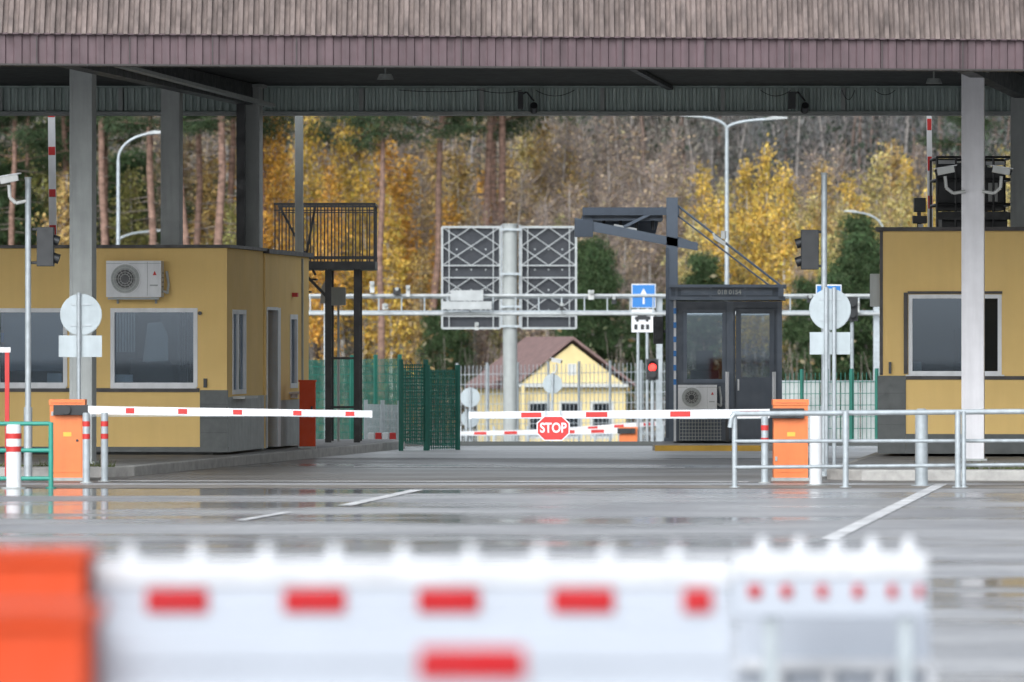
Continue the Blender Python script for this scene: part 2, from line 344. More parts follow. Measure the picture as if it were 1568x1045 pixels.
t.box(-.05,.2,.45,1.75,1.02,1.06,offw); t.box(.0,.24,5.9,6.9,1.04,1.08,offw); t.box(.01,.14,6.05,6.1,.98,1.04,white)
t.box(-.36,-.31,-.05,-.002,1.2,1.34,black); t.cyl((-.42,-.04,2.35),(-.42,-.001,2.35),.03,black); t.box(.03,.12,6.2,6.32,2.65,2.72,red)
t.box(-1.82,-.47,-.06,-.001,1.185,1.21,white); t.box(-4.1,-2.52,-.06,-.001,1.185,1.21,white)
t.box(.03,.06,7.2,7.25,.2,3.3,greyp)
r=g['roof']; r.box(-7.1,.07,-.1,3.46,top+.002,top+.05,roofd); r.box(-7.1,.1,3.462,8.1,top-.03,top+.04,roofd)
ac(g,-1.84,-.98,2.6,3.16,0); g.done()

g=G('yellow_checkpoint_booth',(X(1347,87),87,0),YAW)
w=g['walls']; top=3.6; op=(.45,1.85,1.41,2.62)
wall(w,'x',0,5,.2,top,0,.25,[op],yellow); w.box(0,.25,.25,7,.2,top,yellow); w.box(4.75,5,.25,7,.2,top,yellow); w.box(.25,4.75,6.75,7,.2,top,yellow)
g['interior'].box(.26,4.7,3,3.1,.2,top,tile); it=g['furniture']; it.box(.4,1.9,.3,.9,.95,1,inner); it.box(.5,.62,.3,.5,1.42,1.6,offw); it.box(1.1,1.5,.6,.65,1.3,1.6,black); it.cyl((1.3,1.4,1.2),(1.3,1.4,2.1),.22,blackst)
window(g,'x',*op,0,-1,white,.05)
t=g['trim']; t.box(-.03,.4,-.025,0,.2,1.39,tile); t.box(.402,5,-.02,0,1.33,1.385,roofd); t.box(.402,5,-.02,0,.2,.5,tile); t.box(.4,1.9,-.07,-.021,1.385,1.405,white)
t.box(.14,.18,-.06,-.026,1.42,1.6,black); t.box(.37,.43,-.045,-.001,1.42,2.66,roofd); t.box(.43,1.87,-.045,-.013,2.64,2.68,roofd)
t.box(-.16,-.002,.2,.9,2.45,2.95,greyp); t.box(-.165,-.16,.25,.85,2.5,2.9,fanm); t.box(.002,.05,-.012,-.001,1.4,top,roofd)
for k in range(4): t.box(-.03,.4,-.029,-.025,.4+.24*k,.404+.24*k,black)
g['roof'].box(-.06,5.1,-.1,7.1,top,top+.06,roofd); g.done()
# rooftop platform with railing on right booth
g=G('rooftop_equipment_platform',(X(1435,91),91,3.66)); r=g['railing']; b=g['cabinets']
for x in(0,.3,.6,.9,1.2): r.cyl((x,0,0),(x,0,1.2),.02,blackst,6); r.cyl((x,1.4,0),(x,1.4,1.2),.02,blackst,6)
for z in(.45,.85,1.2):
    for y in(0,1.4): r.cyl((0,y,z),(1.2,y,z),.02,blackst,6)
    for x in(0,1.2): r.cyl((x,0,z),(x,1.4,z),.02,blackst,6)
b.box(.1,1.15,.3,1.2,0,.34,blackst); b.box(.05,.5,.4,1,.36,1.12,black); b.box(.72,1.1,.4,1,.36,1.05,black); b.box(.85,1.0,.38,.4,.5,.8,offw); b.box(0,1.2,-.03,-.02,.2,.32,blackst)
b.box(0.02,.3,.2,.25,1.1,1.16,white); b.box(.8,1.1,.2,.25,1.08,1.14,white); g.done()
g=G('loudspeaker_box',(X(1408,89),89,3.66)); g['box'].box(-.1,.12,0,.2,.1,.22,black); g['box'].box(-.08,.1,0,.2,.28,.5,black); g['box'].box(-.03,.03,.08,.12,0,.28,black); g['box'].box(-.02,.06,-.01,0,.02,.09,white); g.done(.01)

# balcony stair platform
g=G('metal_stair_platform',(X(420,99),99,0)); pf=g['platform']; r=g['railing']; s_=88.0
wd=(575-420)/s_; zp=Z(413,99); zt=Z(313,99)
pf.box(.55,wd,-.2,1.6,zp,zp+.14,blackst); pf.box(0,.55,-.2,.6,zp+.22,zp+.32,blackst)
for x in np.linspace(.02,wd-.02,15):
    for y in(-.18,1.58): r.box(x-.011,x+.011,y-.011,y+.011,zp+.1,zt,blackst)
for y in np.linspace(-.18,1.58,12):
    for x in(wd-.02,): r.box(x-.008,x+.008,y-.008,y+.008,zp+.1,zt,blackst)
for y in(-.18,1.58):
    r.box(0,wd,y-.02,y+.02,zt-.02,zt+.02,blackst); r.box(0,wd,y-.012,y+.012,zt-.12,zt-.1,blackst); r.box(0,wd,y-.015,y+.015,zp+.2,zp+.23,blackst)
r.box(wd-.04,wd,-.18,1.58,zt-.02,zt+.02,blackst)
r.bar((.1,0,zt-.05),(.72,0,zp-.1),.04,.04,blackst); r.bar((.72,0,zt),(.55,0,zp+.2),.04,.04,blackst)
sup=g['supports']
for x in(.94,1.44):
    sup.box(x-.055,x+.055,-.1,.01,.15,zp,blackst)
    sup.box(x-.05,x+.05,1.4,1.5,.15,zp,blackst)
st=g['stair_flight']
for k in range(13):
    st.box(-.75+k*.1*1.0,-.5+k*.1,1.0,1.7,.35+k*.22,.38+k*.22,blackst)
for z in(1.6,.75): sup.box(.94,1.44,-.06,-.03,z,z+.04,blackst)
sup.bar((.5,0,zp-.05),(.94,0,zp-.5),.05,.05,blackst); g.done()
# junction box + lantern near
g=G('electrical_box',(X(518,100),100,0)); g['b'].box(-.13,.13,0,.15,Z(468,100),Z(440,100),greyp); g['b'].box(-.02,.02,.05,.09,.15,Z(468,100),greyp); g['b'].prism([(-.3,Z(440,100)),(-.2,Z(425,100)),(-.12,Z(425,100)),(-.14,Z(465,100)),(-.32,Z(465,100))],.02,.12,offw); g.done(.01)

# ---------------------------------------------------------------- dark control booth
bx=X(1030,100)
g=G('control_booth',(bx,100,0),YAW*.4); Wd=1.92; b=g['walls']; tp=2.62
ops=[(.2,.92,1.2,2.46),(1.1,1.8,.2,2.5)]
wall(b,'x',.08,Wd-.08,.16,tp,0,.08,ops,slate)
b.box(0,.08,-.02,2.4,.16,tp,slate2); b.box(Wd-.08,Wd,-.02,2.4,.16,tp,slate2)
wall(b,'x',.08,Wd-.08,.16,tp,2.3,2.4,[(.2,1.7,1.2,2.46)],slate)
b.box(.95,1.07,-.03,-.001,.2,tp,slate2)
for z in(.5,.8): b.box(.1,.94,-.012,-.001,z,z+.02,slate2)
g['interior'].box(.3,.8,.8,.9,.2,1.4,inner); g['interior'].box(.4,.7,.6,.65,1.4,1.75,black); g['interior'].box(.1,1.8,.1,2.2,.16,.2,tile)
window(g,'x',*ops[0],0,-1,slate2,.05)
dr=g['door']; dr.box(1.11,1.79,-.01,.05,.2,1.28,slate); dr.box(1.11,1.2,-.01,.05,1.28,2.49,slate); dr.box(1.7,1.79,-.01,.05,1.28,2.49,slate); dr.box(1.2,1.7,-.01,.05,2.4,2.49,slate); g['window_glass'].box(1.2,1.7,.015,.02,1.28,2.4,glass)
dr.box(1.14,1.17,-.05,-.01,1.05,1.25,white)
r=g['roof']; r.box(-.05,Wd+.06,-.25,2.5,2.64,2.70,slate2); r.box(-.02,Wd+.03,-.2,2.45,2.7,2.86,slate); r.box(-.06,Wd+.08,-.27,2.52,2.86,2.91,slate2)
r.box(.15,1.75,-.215,-.201,2.72,2.83,slate2); 
for k in range(4): r.box(.05+k*.6,.09+k*.6,-.225,-.2,2.66,2.9,slate2)
r.box(1.86,1.95,-.28,-.1,2.7,2.9,slate2)
g.text('018 0154',.11,(1.0,-.228,2.775),greyp)
t=g['fittings']
t.box(.02,.06,-.04,-.021,.16,2.8,white)
for k in range(7): t.box(.015,.065,-.046,-.04,1.15+k*.25,1.25+k*.25,blue)
t.cyl((.96,-.25,.7),(.96,-.25,1.38),.035,white); t.cyl((1.78,-.25,.7),(1.78,-.25,1.38),.035,white)
t.box(.93,.99,-.28,-.22,.15,.72,blackst); t.box(1.75,1.81,-.28,-.22,.15,.72,blackst)
for k in range(14): t.box(.12+k*.055,.13+k*.055,-.13,-.12,.17,.55,greyp)
for k in range(7): t.box(.12,.86,-.13,-.12,.18+k*.06,.19+k*.06,greyp)
ac(g,.1,.78,.72,1.15,0); g.done()
# slate boom structure
D=101
g=G('sliding_gate_portal',(X(1029,D),D,0)); x0=X(1029,D)
rel=lambda p:(X(p,D)-x0)
m_=g['column']; m_.box(-.1,.1,-.1,.1,.14,Z(303,D),slate2); m_.box(-.14,.14,-.14,.14,.14,.2,slate2); m_.box(-.115,-.06,-.115,-.1,.2,Z(380,D),slate)
bo=g['boom']
bo.box(rel(892),rel(1040),-.08,.08,Z(330,D),Z(318,D),slate)
bo.box(rel(892),rel(1015),0,1.6,Z(338,D),Z(330,D)-.001,slate)
bo.prism([(rel(880),Z(350,D)),(rel(1068),Z(384,D)),(rel(1068),Z(372,D)),(rel(880),Z(334,D))],-.1,.1,slate2)
bo.prism([(rel(888),Z(337,D)),(rel(1005),Z(360,D)),(rel(1012),Z(331,D)),(rel(892),Z(331,D))],.9,1.0,slate)
bo.box(rel(880),rel(908),-.12,.3,Z(363,D),Z(337,D),slate)
bo.bar((rel(955),-.05,Z(348,D)),(rel(1015),-.05,Z(318,D)),.05,.05,slate2); bo.bar((rel(940),0,Z(345,D)),(rel(975),0,Z(352,D)),.1,.04,dullw)
bo.bar((rel(1068),0,Z(378,D)),(rel(1035),0,Z(366,D)),.06,.1,slate2)
for k in range(4): bo.cyl((rel(925+k*25),.2,Z(336,D)),(rel(925+k*25),.2,Z(352,D)),.03,black,8)
ss=g['stays']
ss.cyl((rel(1037),0,Z(315,D)),(rel(1195),.1,Z(437,D)),.022,slate2,6); ss.cyl((rel(1037),0,Z(330,D)),(rel(1178),.1,Z(437,D)),.016,slate2,6)
ss.bar((rel(1094),0,Z(364,D)),(rel(1110),.02,Z(374,D)),.09,.07,offw); ss.bar((rel(1092),0,Z(357,D)),(rel(1096),0,Z(368,D)),.04,.04,offw)
ss.cyl((rel(1108),0,Z(354,D)),(rel(1108),0,Z(366,D)),.05,offw,8)
g.done()

# ---------------------------------------------------------------- barriers
def barrier(name,x,d,xe,z0,z1,side,reds,th=.115,zc=1.12,wc=.47,om=orange,tip=.1,base=0):
    # side=+1 arm towards +x
    g=G(name,(x,d,base)); c=g['cabinet']; h=zc
    c.box(-wc/2,wc/2,-.17,.17,.05,h-.08,om); c.box(-wc/2-.012,wc/2+.012,-.182,.182,h-.078,h,om); c.box(-wc/2-.03,wc/2+.03,-.2,.2,0,.05,greyp)
    c.box(-wc/2+.04,wc/2-.04,-.176,-.17,.12,h-.14,om); c.cyl((wc*.3,-.19,h*.5),(wc*.3,-.17,h*.5),.018,black)
    for z in(.25,.8): c.box(-wc/2+.02,-wc/2+.05,-.185,-.17,h*z,h*z+.06,greyp)
    c.box(-wc/2+.02,wc/2-.02,-.186,-.182,h-.05,h-.045,black); c.box(-.05,.06,-.178,-.176,h*.55,h*.6,yelp)
    k=g['arm_clamp']; az=z0
    k.box(-wc*.38,wc*.62,-.26,-.18,az-.07,az+.07,black) if side>0 else k.box(-wc*.62,wc*.38,-.26,-.18,az-.07,az+.07,black)
    k.cyl((0,-.3,az),(0,-.17,az),.06,black)
    xs_=side*wc*.62; L=xe-x
    a=g['arm']; zz=lambda q: z0+(z1-z0)*(q-xs_)/(L-xs_)
    tt=lambda q: th*(1-.2*(q-xs_)/(L-xs_))
    def seg(q0,q1,m,e):
        A,B=sorted((q0,q1)); ta,tb=tt(A)/2+e,tt(B)/2+e
        a.prism([(A,zz(A)-ta),(B,zz(B)-tb),(B,zz(B)+tb),(A,zz(A)+ta)],-.245-e,-.175+e,m)
    seg(xs_,L,white,0)
    for r0,r1 in reds:
        A,B=sorted((r0-x,r1-x)); q=tt(A)/2*.66; a.prism([(A,zz(A)-q),(B,zz(B)-q),(B,zz(B)+q),(A,zz(A)+q)],-.249,-.171,red)
    a.box(min(xs_,L)+.01,max(xs_,L)-.01,-.2475,-.2455,(z0+z1)/2-th*.5,(z0+z1)/2-th*.42,galv) if abs(z1-z0)<.1 else None
    a.box(L-.02,L+.02,-.25,-.17,zz(L)-th*.42,zz(L)+th*.42,white)
    return g
xx=lambda l,d:[(X(a,d),X(b,d)) for a,b in l]
g=barrier('barrier_gate',X(104,78),78,X(568,77.8),Z(628,78),Z(634,78),1,xx([(193,206),(273,287),(357,371),(449,462),(529,543)],77.8)); g.done(.006)
g=barrier('barrier_gate',X(1210,78),78,X(720,77.8),Z(633,78),Z(636,78),-1,xx([(798,829),(897,930),(1026,1057),(1133,1163)],77.8),th=.12); g.done(.006)
# STOP sign hung from the arm
g=G('stop_sign',(X(847,77.7),77.7,0)); p=g['plate']
cz=Z(656,77.7); hw,hh=.225,.17
oc=lambda hw,hh:[(-hw,-hh*.42),(-hw*.55,-hh),(hw*.55,-hh),(hw,-hh*.42),(hw,hh*.42),(hw*.55,hh),(-hw*.55,hh),(-hw,hh*.42)]
p.prism([(a,cz+b) for a,b in oc(hw,hh)],-.03,-.01,white); p.prism([(a,cz+b) for a,b in oc(hw-.014,hh-.014)],-.033,-.03,red)
for s in(-.1,.1): p.box(s-.012,s+.012,-.01,.012,cz-.1,cz+.24,galv)
g.text('STOP',.185,(0,-.036,cz-.0),white,.82); g.done()
# far barriers on the lower lanes
gz=ground_z(150)
g=barrier('barrier_gate',X(962,150),150,X(703,150),Z(660,150)-gz,Z(664,150)-gz,-1,xx([(726,745),(772,792),(860,880),(905,925)],150),th=.14,zc=.98,base=gz); g.done()
g=barrier('barrier_gate',X(1035,150.6),150.6,X(800,150.6),Z(648,150.6)-gz,Z(662,150.6)-gz,-1,xx([(985,1002),(940,955),(900,915),(850,868)],150.6),th=.12,zc=1.1,base=gz); g.done()
# raised booms
def raised(px,d,ptop,w,reds,cab=True):
    g=G('raised_barrier_boom',(X(px,d),d,0)); a=g['arm']; z1=Z(ptop,d); a.prism([(-w/2,.9),(w/2,.9),(w*.42-.06,z1),(-w*.42-.06,z1)],-.03,.03,white)
    for r0,r1 in reds: 
        za,zb_=Z(r1,d),Z(r0,d); f=lambda z:-.06*(z-.9)/(z1-.9)
        a.prism([(-w/2+.012+f(za),za),(w/2-.012+f(za),za),(w/2-.012+f(zb_),zb_),(-w/2+.012+f(zb_),zb_)],-.034,.034,red)
    c=g['cabinet']; c.box(-.2,.2,-.2,.2,.15,1.05,orange); c.box(-.22,.22,-.22,.22,1.05,1.1,orange); g['clamp'].box(-.08,.08,-.26,-.2,.75,1.1,black); g.done(.006)
raised(84,97,152,.14,[(172,180),(225,238),(290,302),(345,360)])
raised(1428,97,178,.1,[(182,200),(240,262),(300,320)])
# orange cabinet beside booth
g=G('orange_control_cabinet',(X(471,93.5),93.5,.15)); hz=Z(585,93.5)-.15; c=g['c']; c.box(-.13,.13,-.15,.15,.04,hz,orange2); c.box(-.145,.145,-.165,.165,hz,hz+.03,orange2); c.box(-.15,.15,-.17,.17,0,.04,greyp); c.box(-.1,.1,-.154,-.15,.1,.95,orange2); c.box(.06,.09,-.17,-.154,.6,.7,black); g.done(.01)
g=G('barrier_block',(X(585,103),103,0)); q=g['b']
for k in range(4): q.prism([(-.26+.13*k,.0),(-.13+.13*k,.0),(-.14+.13*k,.26),(-.25+.13*k,.26)],-.1,.1,red if k%2 else white)
g.done(.01)

# foreground barriers (very near)
def bigarm(x0,x1,d,z0,z1,redl,pegs,cab,rz,m=white2,ob=None):
    g=G('barrier_gate',(x0,d,0)); a=g['arm']; zm=z0+(z1-z0)*.62; a.box(0,x1-x0,-.05,.05,zm,z1,m); a.box(0,x1-x0,-.04,.04,z0,zm,skirtm)
    for r0,r1 in redl: a.box(r0-x0,r1-x0,-.053,.053,rz[0],rz[1],red2)
    k=.1; s=d/20.5
    while pegs and k<x1-x0: a.cyl((k,0,z1),(k,0,z1+.055*s),.03*s,m,10,r2=.018*s); k+=pegs
    if cab:
        c=g['cabinet']; c.box(-cab-.03,-.01,-.2,.2,.05,ob,orange2); c.box(-cab-.05,0,-.22,.22,ob-.002,ob+.03,orange2); c.box(-cab-.06,0,-.24,.24,0,.05,greyp)
    else:
        c=g['support']; c.box(x1-x0-.1,x1-x0-.05,-.02,.02,0,z0,galv); c.box(.1,.15,-.02,.02,0,z0,galv)
    g.done(.008)
D=15.5
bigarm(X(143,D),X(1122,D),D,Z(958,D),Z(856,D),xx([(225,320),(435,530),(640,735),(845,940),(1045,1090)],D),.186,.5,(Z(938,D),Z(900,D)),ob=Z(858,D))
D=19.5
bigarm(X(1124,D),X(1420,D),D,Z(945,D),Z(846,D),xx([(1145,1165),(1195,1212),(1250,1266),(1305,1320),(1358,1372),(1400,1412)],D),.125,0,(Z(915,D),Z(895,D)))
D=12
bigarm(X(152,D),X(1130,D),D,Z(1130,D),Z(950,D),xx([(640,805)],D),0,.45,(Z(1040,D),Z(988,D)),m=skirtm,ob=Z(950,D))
g=G('guard_rail',(X(800,20),20,0)); L=X(1425,20)-X(800,20)
g['rail'].box(0,L,-.03,.03,Z(1026,20),Z(1010,20),white2); g['rail'].box(0,L,-.03,.03,Z(1100,20),Z(1085,20),white2)
for k in range(9): g['posts'].box(L*k/8-.02,L*k/8+.02,-.02,.02,0,Z(1012,20),white2)
g['panel'].box(X(1135,20)-X(800,20),L,.031,.04,Z(1085,20),Z(946,20),skirtm); g.done()

# ---------------------------------------------------------------- signs, poles, rails in front
def sign_back(px,d,cy,r,plate,posts,base=0,nm='round_traffic_sign'):
    g=G(nm,(X(px,d),d,base)); sc=F/d; b=g['plates']; zc=Z(cy,d)-base; R=r/sc
    b.cyl((0,0,zc),(0,.02,zc),R,signback,32); b.cyl((0,-.008,zc),(0,0,zc),R*.97,signback,32)
    if plate:
        a,b0,c,e=plate; b.box((a-px)/sc,(c-px)/sc,0,.018,Z(e,d)-base,Z(b0,d)-base,signback)
    for q in posts: g['posts'].cyl(((q-px)/sc,-.04,0),((q-px)/sc,-.04,zc+R*1.05),.03 if d<100 else .035,galv,10)
    for dz in(-.5,.5): b.box(-R*.5,R*.5,-.02,-.008,zc+dz*R-.015,zc+dz*R+.015,galv)
    q0=posts[0]; g['posts'].cyl(((q0-px)/sc,-.04,0),((q0-px)/sc,-.04,.04),.08,galv,10)
    g.done()
sign_back(124,79.5,482,32,(90,514,156,547),(121,),0)
sign_back(1271,79.5,474,32,(1240,509,1302,543),(1265,1277),.1)
sign_back(720,150,609,15,None,(720,),gz); sign_back(720,150.4,641,14,None,(714,),gz); sign_back(846,150,588,15,None,(846,),gz)
def traffic_light(px,d,ptop,hx0,hx1,hy0,hy1,nm='traffic_light'):
    g=G(nm,(X(px,d),d,0)); sc=F/d; p=g['pole']; p.cyl((0,0,0),(0,0,Z(ptop,d)),.042,galv,12); p.cyl((0,0,0),(0,0,1.0),.06,galv,12); p.cyl((0,0,0),(0,0,.03),.11,galv,12)
    p.cyl((0,0,Z(ptop,d)),(0,0,Z(ptop,d)+.03),.05,greyp,12)
    h=g['housing']; a,b=(hx0-px)/sc,(hx1-px)/sc; z0,z1=Z(hy1,d),Z(hy0,d)
    h.box(a,b,.0,.2,z0,z1,black)
    for k in range(2):
        zc=z0+(z1-z0)*(.27+.46*k); s=1 if a>=0 else -1; e=b if s>0 else a
        h.cyl((a*.5+b*.5,.2,zc),(a*.5+b*.5,.36,zc),.1,black,16); h.cyl((e-s*.02,.1,zc-.02),(e+s*.07,.1,zc-.05),.07,black,10)
    h.box(min(a,b,0),max(a,b,0),.04,.09,z1-.05,z1-.01,black); h.box(min(a,b,0),max(a,b,0),.04,.09,z0+.03,z0+.07,black)
    g.done(.008)
traffic_light(43,79,275,56,82,348,408); traffic_light(1262,80.5,268,1227,1254,352,413)
# cctv cameras
def cctv(name,px,d,py,pole_px,pole_top,sgn,sz=1,base=0,pole=True):
    g=G(name,(X(pole_px,d),d,base)); dx=X(px,d)-X(pole_px,d); z=Z(py,d)-base
    if pole: g['pole'].cyl((0,0,0),(0,0,pole_top-base),.035,galv,10)
    a=g['camera']; a.tube([(0,0,z-.3*sz),(dx*.6,-.02,z-.33*sz),(dx*.95,-.03,z-.25*sz),(dx,-.03,z-.08*sz)],.025*sz,offw,8)
    a.bar((dx-.13*sz*sgn,-.05,z+.03*sz),(dx+.12*sz*sgn,-.05,z-.02*sz),.1*sz,.1*sz,offw); a.bar((dx-.17*sz*sgn,-.05,z+.085*sz),(dx+.17*sz*sgn,-.05,z+.03*sz),.14*sz,.015*sz,white)
    a.cyl((dx+.12*sz*sgn,-.05,z-.02*sz),(dx+.15*sz*sgn,-.05,z-.03*sz),.04*sz,black,12); g.done(.006)
cctv('cctv_camera',14,78.6,275,40,2,-1,pole=False); cctv('cctv_camera',1447,83.8,262,1478,2,-1,pole=False); cctv('cctv_camera',1533,83.8,262,1504,2,1,pole=False)
cctv('cctv_camera',852,150,553,846,Z(575,150),1,base=gz)
# small striped posts
def striped(px,d,ptop,w,n=5,nm='striped_bollard',m=galv):
    g=G(nm,(X(px,d),d,0)); zt=Z(ptop,d); g['shaft'].cyl((0,0,0),(0,0,zt),w,m,14); g['shaft'].cyl((0,0,0),(0,0,.02),w*1.7,greyp,14)
    g['shaft'].cyl((0,0,zt),(0,0,zt+.015),w*.9,m,14)
    for k in range(n):
        z=zt-.1-k*.17
        if z>.5: g['bands'].cyl((0,0,z-.07),(0,0,z),w+.003,red,14,caps=False)
    g.done()
striped(132,76.8,634,.05); striped(160,77.4,634,.05); striped(21,74,652,.1,3,m=white); striped(1171,76.8,640,.05,2)
striped(1249,75.5,632,.085,0,'white_bollard',white)
# red pole at far left
g=G('striped_bollard',(X(11,79),79,0)); g['s'].box(-.03,.03,-.03,.03,0,Z(532,79),red); g['s'].box(-.06,.06,-.06,.06,0,.03,greyp); g['s'].box(-.1,0.05,-.032,-.03,Z(540,79),Z(532,79),white); g.done()
# teal rail left
g=G('teal_guard_rail',(X(-200,74),74,0)); L=X(78,74)-X(-200,74)
r=g['rails']
for py in(649,690,733): r.cyl((0,0,Z(py,74)),(L,0,Z(py,74)),.028,tealr,10)
for q in(L,L-1.2,L-2.3): r.cyl((q,0,0),(q,0,Z(647,74)),.032,tealr,10); r.cyl((q,0,0),(q,0,.02),.07,tealr,10)
g.done()
# galvanised rail right
g=G('galvanised_guard_rail',(X(1125,74.3),74.3,0)); r=g['rails']; Q=lambda p:X(p,74.3)-X(1125,74.3); zz=lambda p:Z(p,74.3)
r.cyl((0,0,zz(634)),(Q(1700),.5,zz(630)),.035,galv,10)
for a,b in((676,676),(716,712)): r.cyl((0,0,zz(a)),(Q(1700),.5,zz(b)),.024,galv,10)
for q,w in((1125,.035),(1295,.04),(1467,.04),(1476,.03),(1640,.04)): r.cyl((Q(q),.02,0),(Q(q),.02,zz(630)),w,galv,10); r.cyl((Q(q),.02,0),(Q(q),.02,.02),w*2,galv,10)
r.tube([(0,0,zz(634)),(-.04,0,zz(640)),(-.06,0,zz(655))],.035,galv,8)
g.done()
g=G('grey_bollard',(X(1411,75.2),75.2,0)); g['s'].cyl((0,0,0),(0,0,Z(629,75.2)),.085,galv,18); g['s'].cyl((0,0,Z(629,75.2)),(0,0,Z(626,75.2)),.085,galv,18,r2=.05); g['s'].cyl((0,0,0),(0,0,.02),.14,galv,16); g.done()

# ---------------------------------------------------------------- fences
def mesh_fence(name,p,q,z0,z1,m,sp=.07,hz=.18,w=.012,posts=2.4,step=0):
    p=Vector((*p,0));q=Vector((*q,0)); L=(q-p).length; g=G(name,p,math.atan2((q-p).y,(q-p).x)); a=g['mesh_panel']
    n=int(L/sp)
    def gz_(t): return ground_z(p.y+(q.y-p.y)*t)
    for k in range(n+1):
        x=L*k/n; a.box(x-w/2,x+w/2,-w/2,w/2,gz_(k/n)+z0,gz_(k/n)+z1,m)
    z=z0+.03
    while z<z1: a.bar((0,.012,gz_(0)+z),(L,.012,gz_(1)+z),w,w*1.3,m); z+=hz
    np_=max(1,round(L/posts))
    for k in range(np_+1):
        x=L*k/np_; b=gz_(k/np_); g['posts'].box(x-.03,x+.03,-.03,.03,b,b+z1+.08,m)
    g.done()
mesh_fence('green_mesh_fence',(X(614,99),99),(X(652,99.3),99.3),.15,1.52,greenf,.045,.06,.014,1)
mesh_fence('green_mesh_fence',(X(654,99.4),99.4),(X(701,99.9),99.9),.02,1.42,greenf,.05,.07,.014,1.6)
mesh_fence('green_mesh_fence',(X(700,102),102),(X(612,105),105),0.02,1.4,greenf,.09,.12,.012,1.5)
mesh_fence('green_mesh_fence',(X(468,112),112),(X(612,108),108),0,1.6,greenf,.06,.16,.012,1.2)
mesh_fence('green_mesh_fence',(-14,118),(X(470,112),112),0,1.6,greenf,.09,.2,.012,2)
mesh_fence('grey_mesh_fence',(X(560,106),106),(X(612,104),104),0,.75,galv,.06,.15,.012,1)
mesh_fence('grey_mesh_fence',(X(700,172),172),(X(1030,168),168),0,3.3,galv,.14,.3,.016,1.1)
mesh_fence('grey_mesh_fence',(X(705,153),153),(X(1015,152),152),0,1.0,galv,.08,.2,.014,1)
mesh_fence('green_mesh_fence',(X(1190,118),118),(X(1420,116),116),0,1.42,greenf,.1,.24,.01,.65)
g=G('pale_panel_fence',(X(1195,121),121,0)); L=3.4
for k in range(8): g['p'].box(k*L/8+.01,(k+1)*L/8-.01,0,.03,-.35,1.05,panelw)
g['p'].box(0,L,-.02,.05,1.05,1.08,galv); g.done()
g=G('low_concrete_wall',(X(760,178),178,ground_z(178))); g['w'].box(0,5.5,0,.2,0,.95,panelw); g['w'].box(-.02,5.52,-.02,.22,.95,1.0,concrete); g.done(.01)

# ---------------------------------------------------------------- gantry, lattice sign boards, small building
D=150
g=G('sensor_gantry',(0,D,gz)); t=g['truss']; zz=lambda p:Z(p,D)-gz
xa,xb=X(440,D),X(1350,D)
for py,y in((453,0),(481,0),(455,.7),(478,.7)): t.cyl((xa,y,zz(py)),(xb,y,zz(py)),.045,dullw if y==0 else galv,8)
n=26
for k in range(n+1):
    x=xa+(xb-xa)*k/n; t.cyl((x,0,zz(453)),(x,0,zz(481)),.02,galv,6)
    if k<n: t.cyl((x,.7,zz(453)),(x+(xb-xa)/n,0,zz(453)),.02,galv,6)
for px in(500,1010,1343): g['legs'].box(X(px,D)-.08,X(px,D)+.08,.2,.4,0,zz(450),galv)
c=g['sensors']
for px,w,h,py in((570,.12,.3,440),(608,.2,.18,446),(625,.1,.3,446),(905,.15,.25,452),(860,.1,.2,470),(940,.12,.2,460),(1240,.15,.2,458),(1310,.18,.3,470),(590,.15,.15,470),(730,.1,.2,500)):
    x=X(px,D); m=(offw if px%4 else black); c.box(x-w/2,x+w/2,-.2,.0,zz(py)-h/2,zz(py)+h/2,m); c.cyl((x,-.3,zz(py)+h*.3),(x,-.2,zz(py)+h*.3),.05,greyp,10)
c.box(X(676,D),X(753,D),-.3,-.06,zz(474),zz(462),dullw); c.box(X(690,D),X(740,D),-.32,-.06,zz(461),zz(445),dullw)
g.done()
D=165; gq=ground_z(D)
g=G('variable_message_sign',(X(781,D),D,gq)); zz=lambda p:Z(p,D)-gq; xx_=lambda p:X(p,D)-X(781,D)
g['pole'].cyl((0,0,0),(0,0,zz(345)),.21,greyp,20); g['pole'].cyl((0,0,zz(345)),(0,0,zz(343)),.23,greyp,20)
fr=g['lattice_frame']; pn=g['panels']; dk=mat('dark_panel',(.022,.026,.033),.6)
fw=mat('lattice_galvanised',(.38,.4,.4),.5,metal=.2)
for a,b in((677,766),(798,882)):
    A,B=xx_(a),xx_(b); T,Bt=zz(348),zz(503); pn.box(A+.02,B-.02,.12,.4,Bt+.03,T-.03,dk)
    for x in(A,B): fr.box(x-.028,x+.028,-.03,.03,Bt,T,fw)
    for x in((A*.12+B*.88),(A*.88+B*.12)): fr.box(x-.012,x+.012,-.02,.02,Bt,T,fw)
    for f in(0,.12,.5,.62,1.): 
        z=Bt+(T-Bt)*f; e=.028 if f in(0,1.) else .016; fr.box(A,B,-.025,.025,z-e,z+e,fw)
    for f0,f1 in((.12,.5),(.62,1.)):
        z0,z1=Bt+(T-Bt)*f0,Bt+(T-Bt)*f1; q=.022
        fr.bar((A,-.02,z0),(B,-.02,z1),q,q,fw); fr.bar((A,.02,z1),(B,.02,z0),q,q,fw)
        fr.bar((A,0,(z0+z1)/2),((A+B)/2,0,z1),q,q,fw); fr.bar((B,0,(z0+z1)/2),((A+B)/2,0,z1),q,q,fw)
        fr.bar((A,0,(z0+z1)/2),((A+B)/2,0,z0),q,q,fw); fr.bar((B,0,(z0+z1)/2),((A+B)/2,0,z0),q,q,fw)
    for i in range(3):
        for j in range(4): x=A+(B-A)*(.25+.25*i); z=Bt+(T-Bt)*(.18+.2*j); pn.box(x-.02,x+.02,.11,.12,z-.02,z+.02,fw)
for p in(352,420,470,500): fr.box(xx_(766),xx_(798),-.26,-.2,zz(p)-.03,zz(p)+.03,galv)
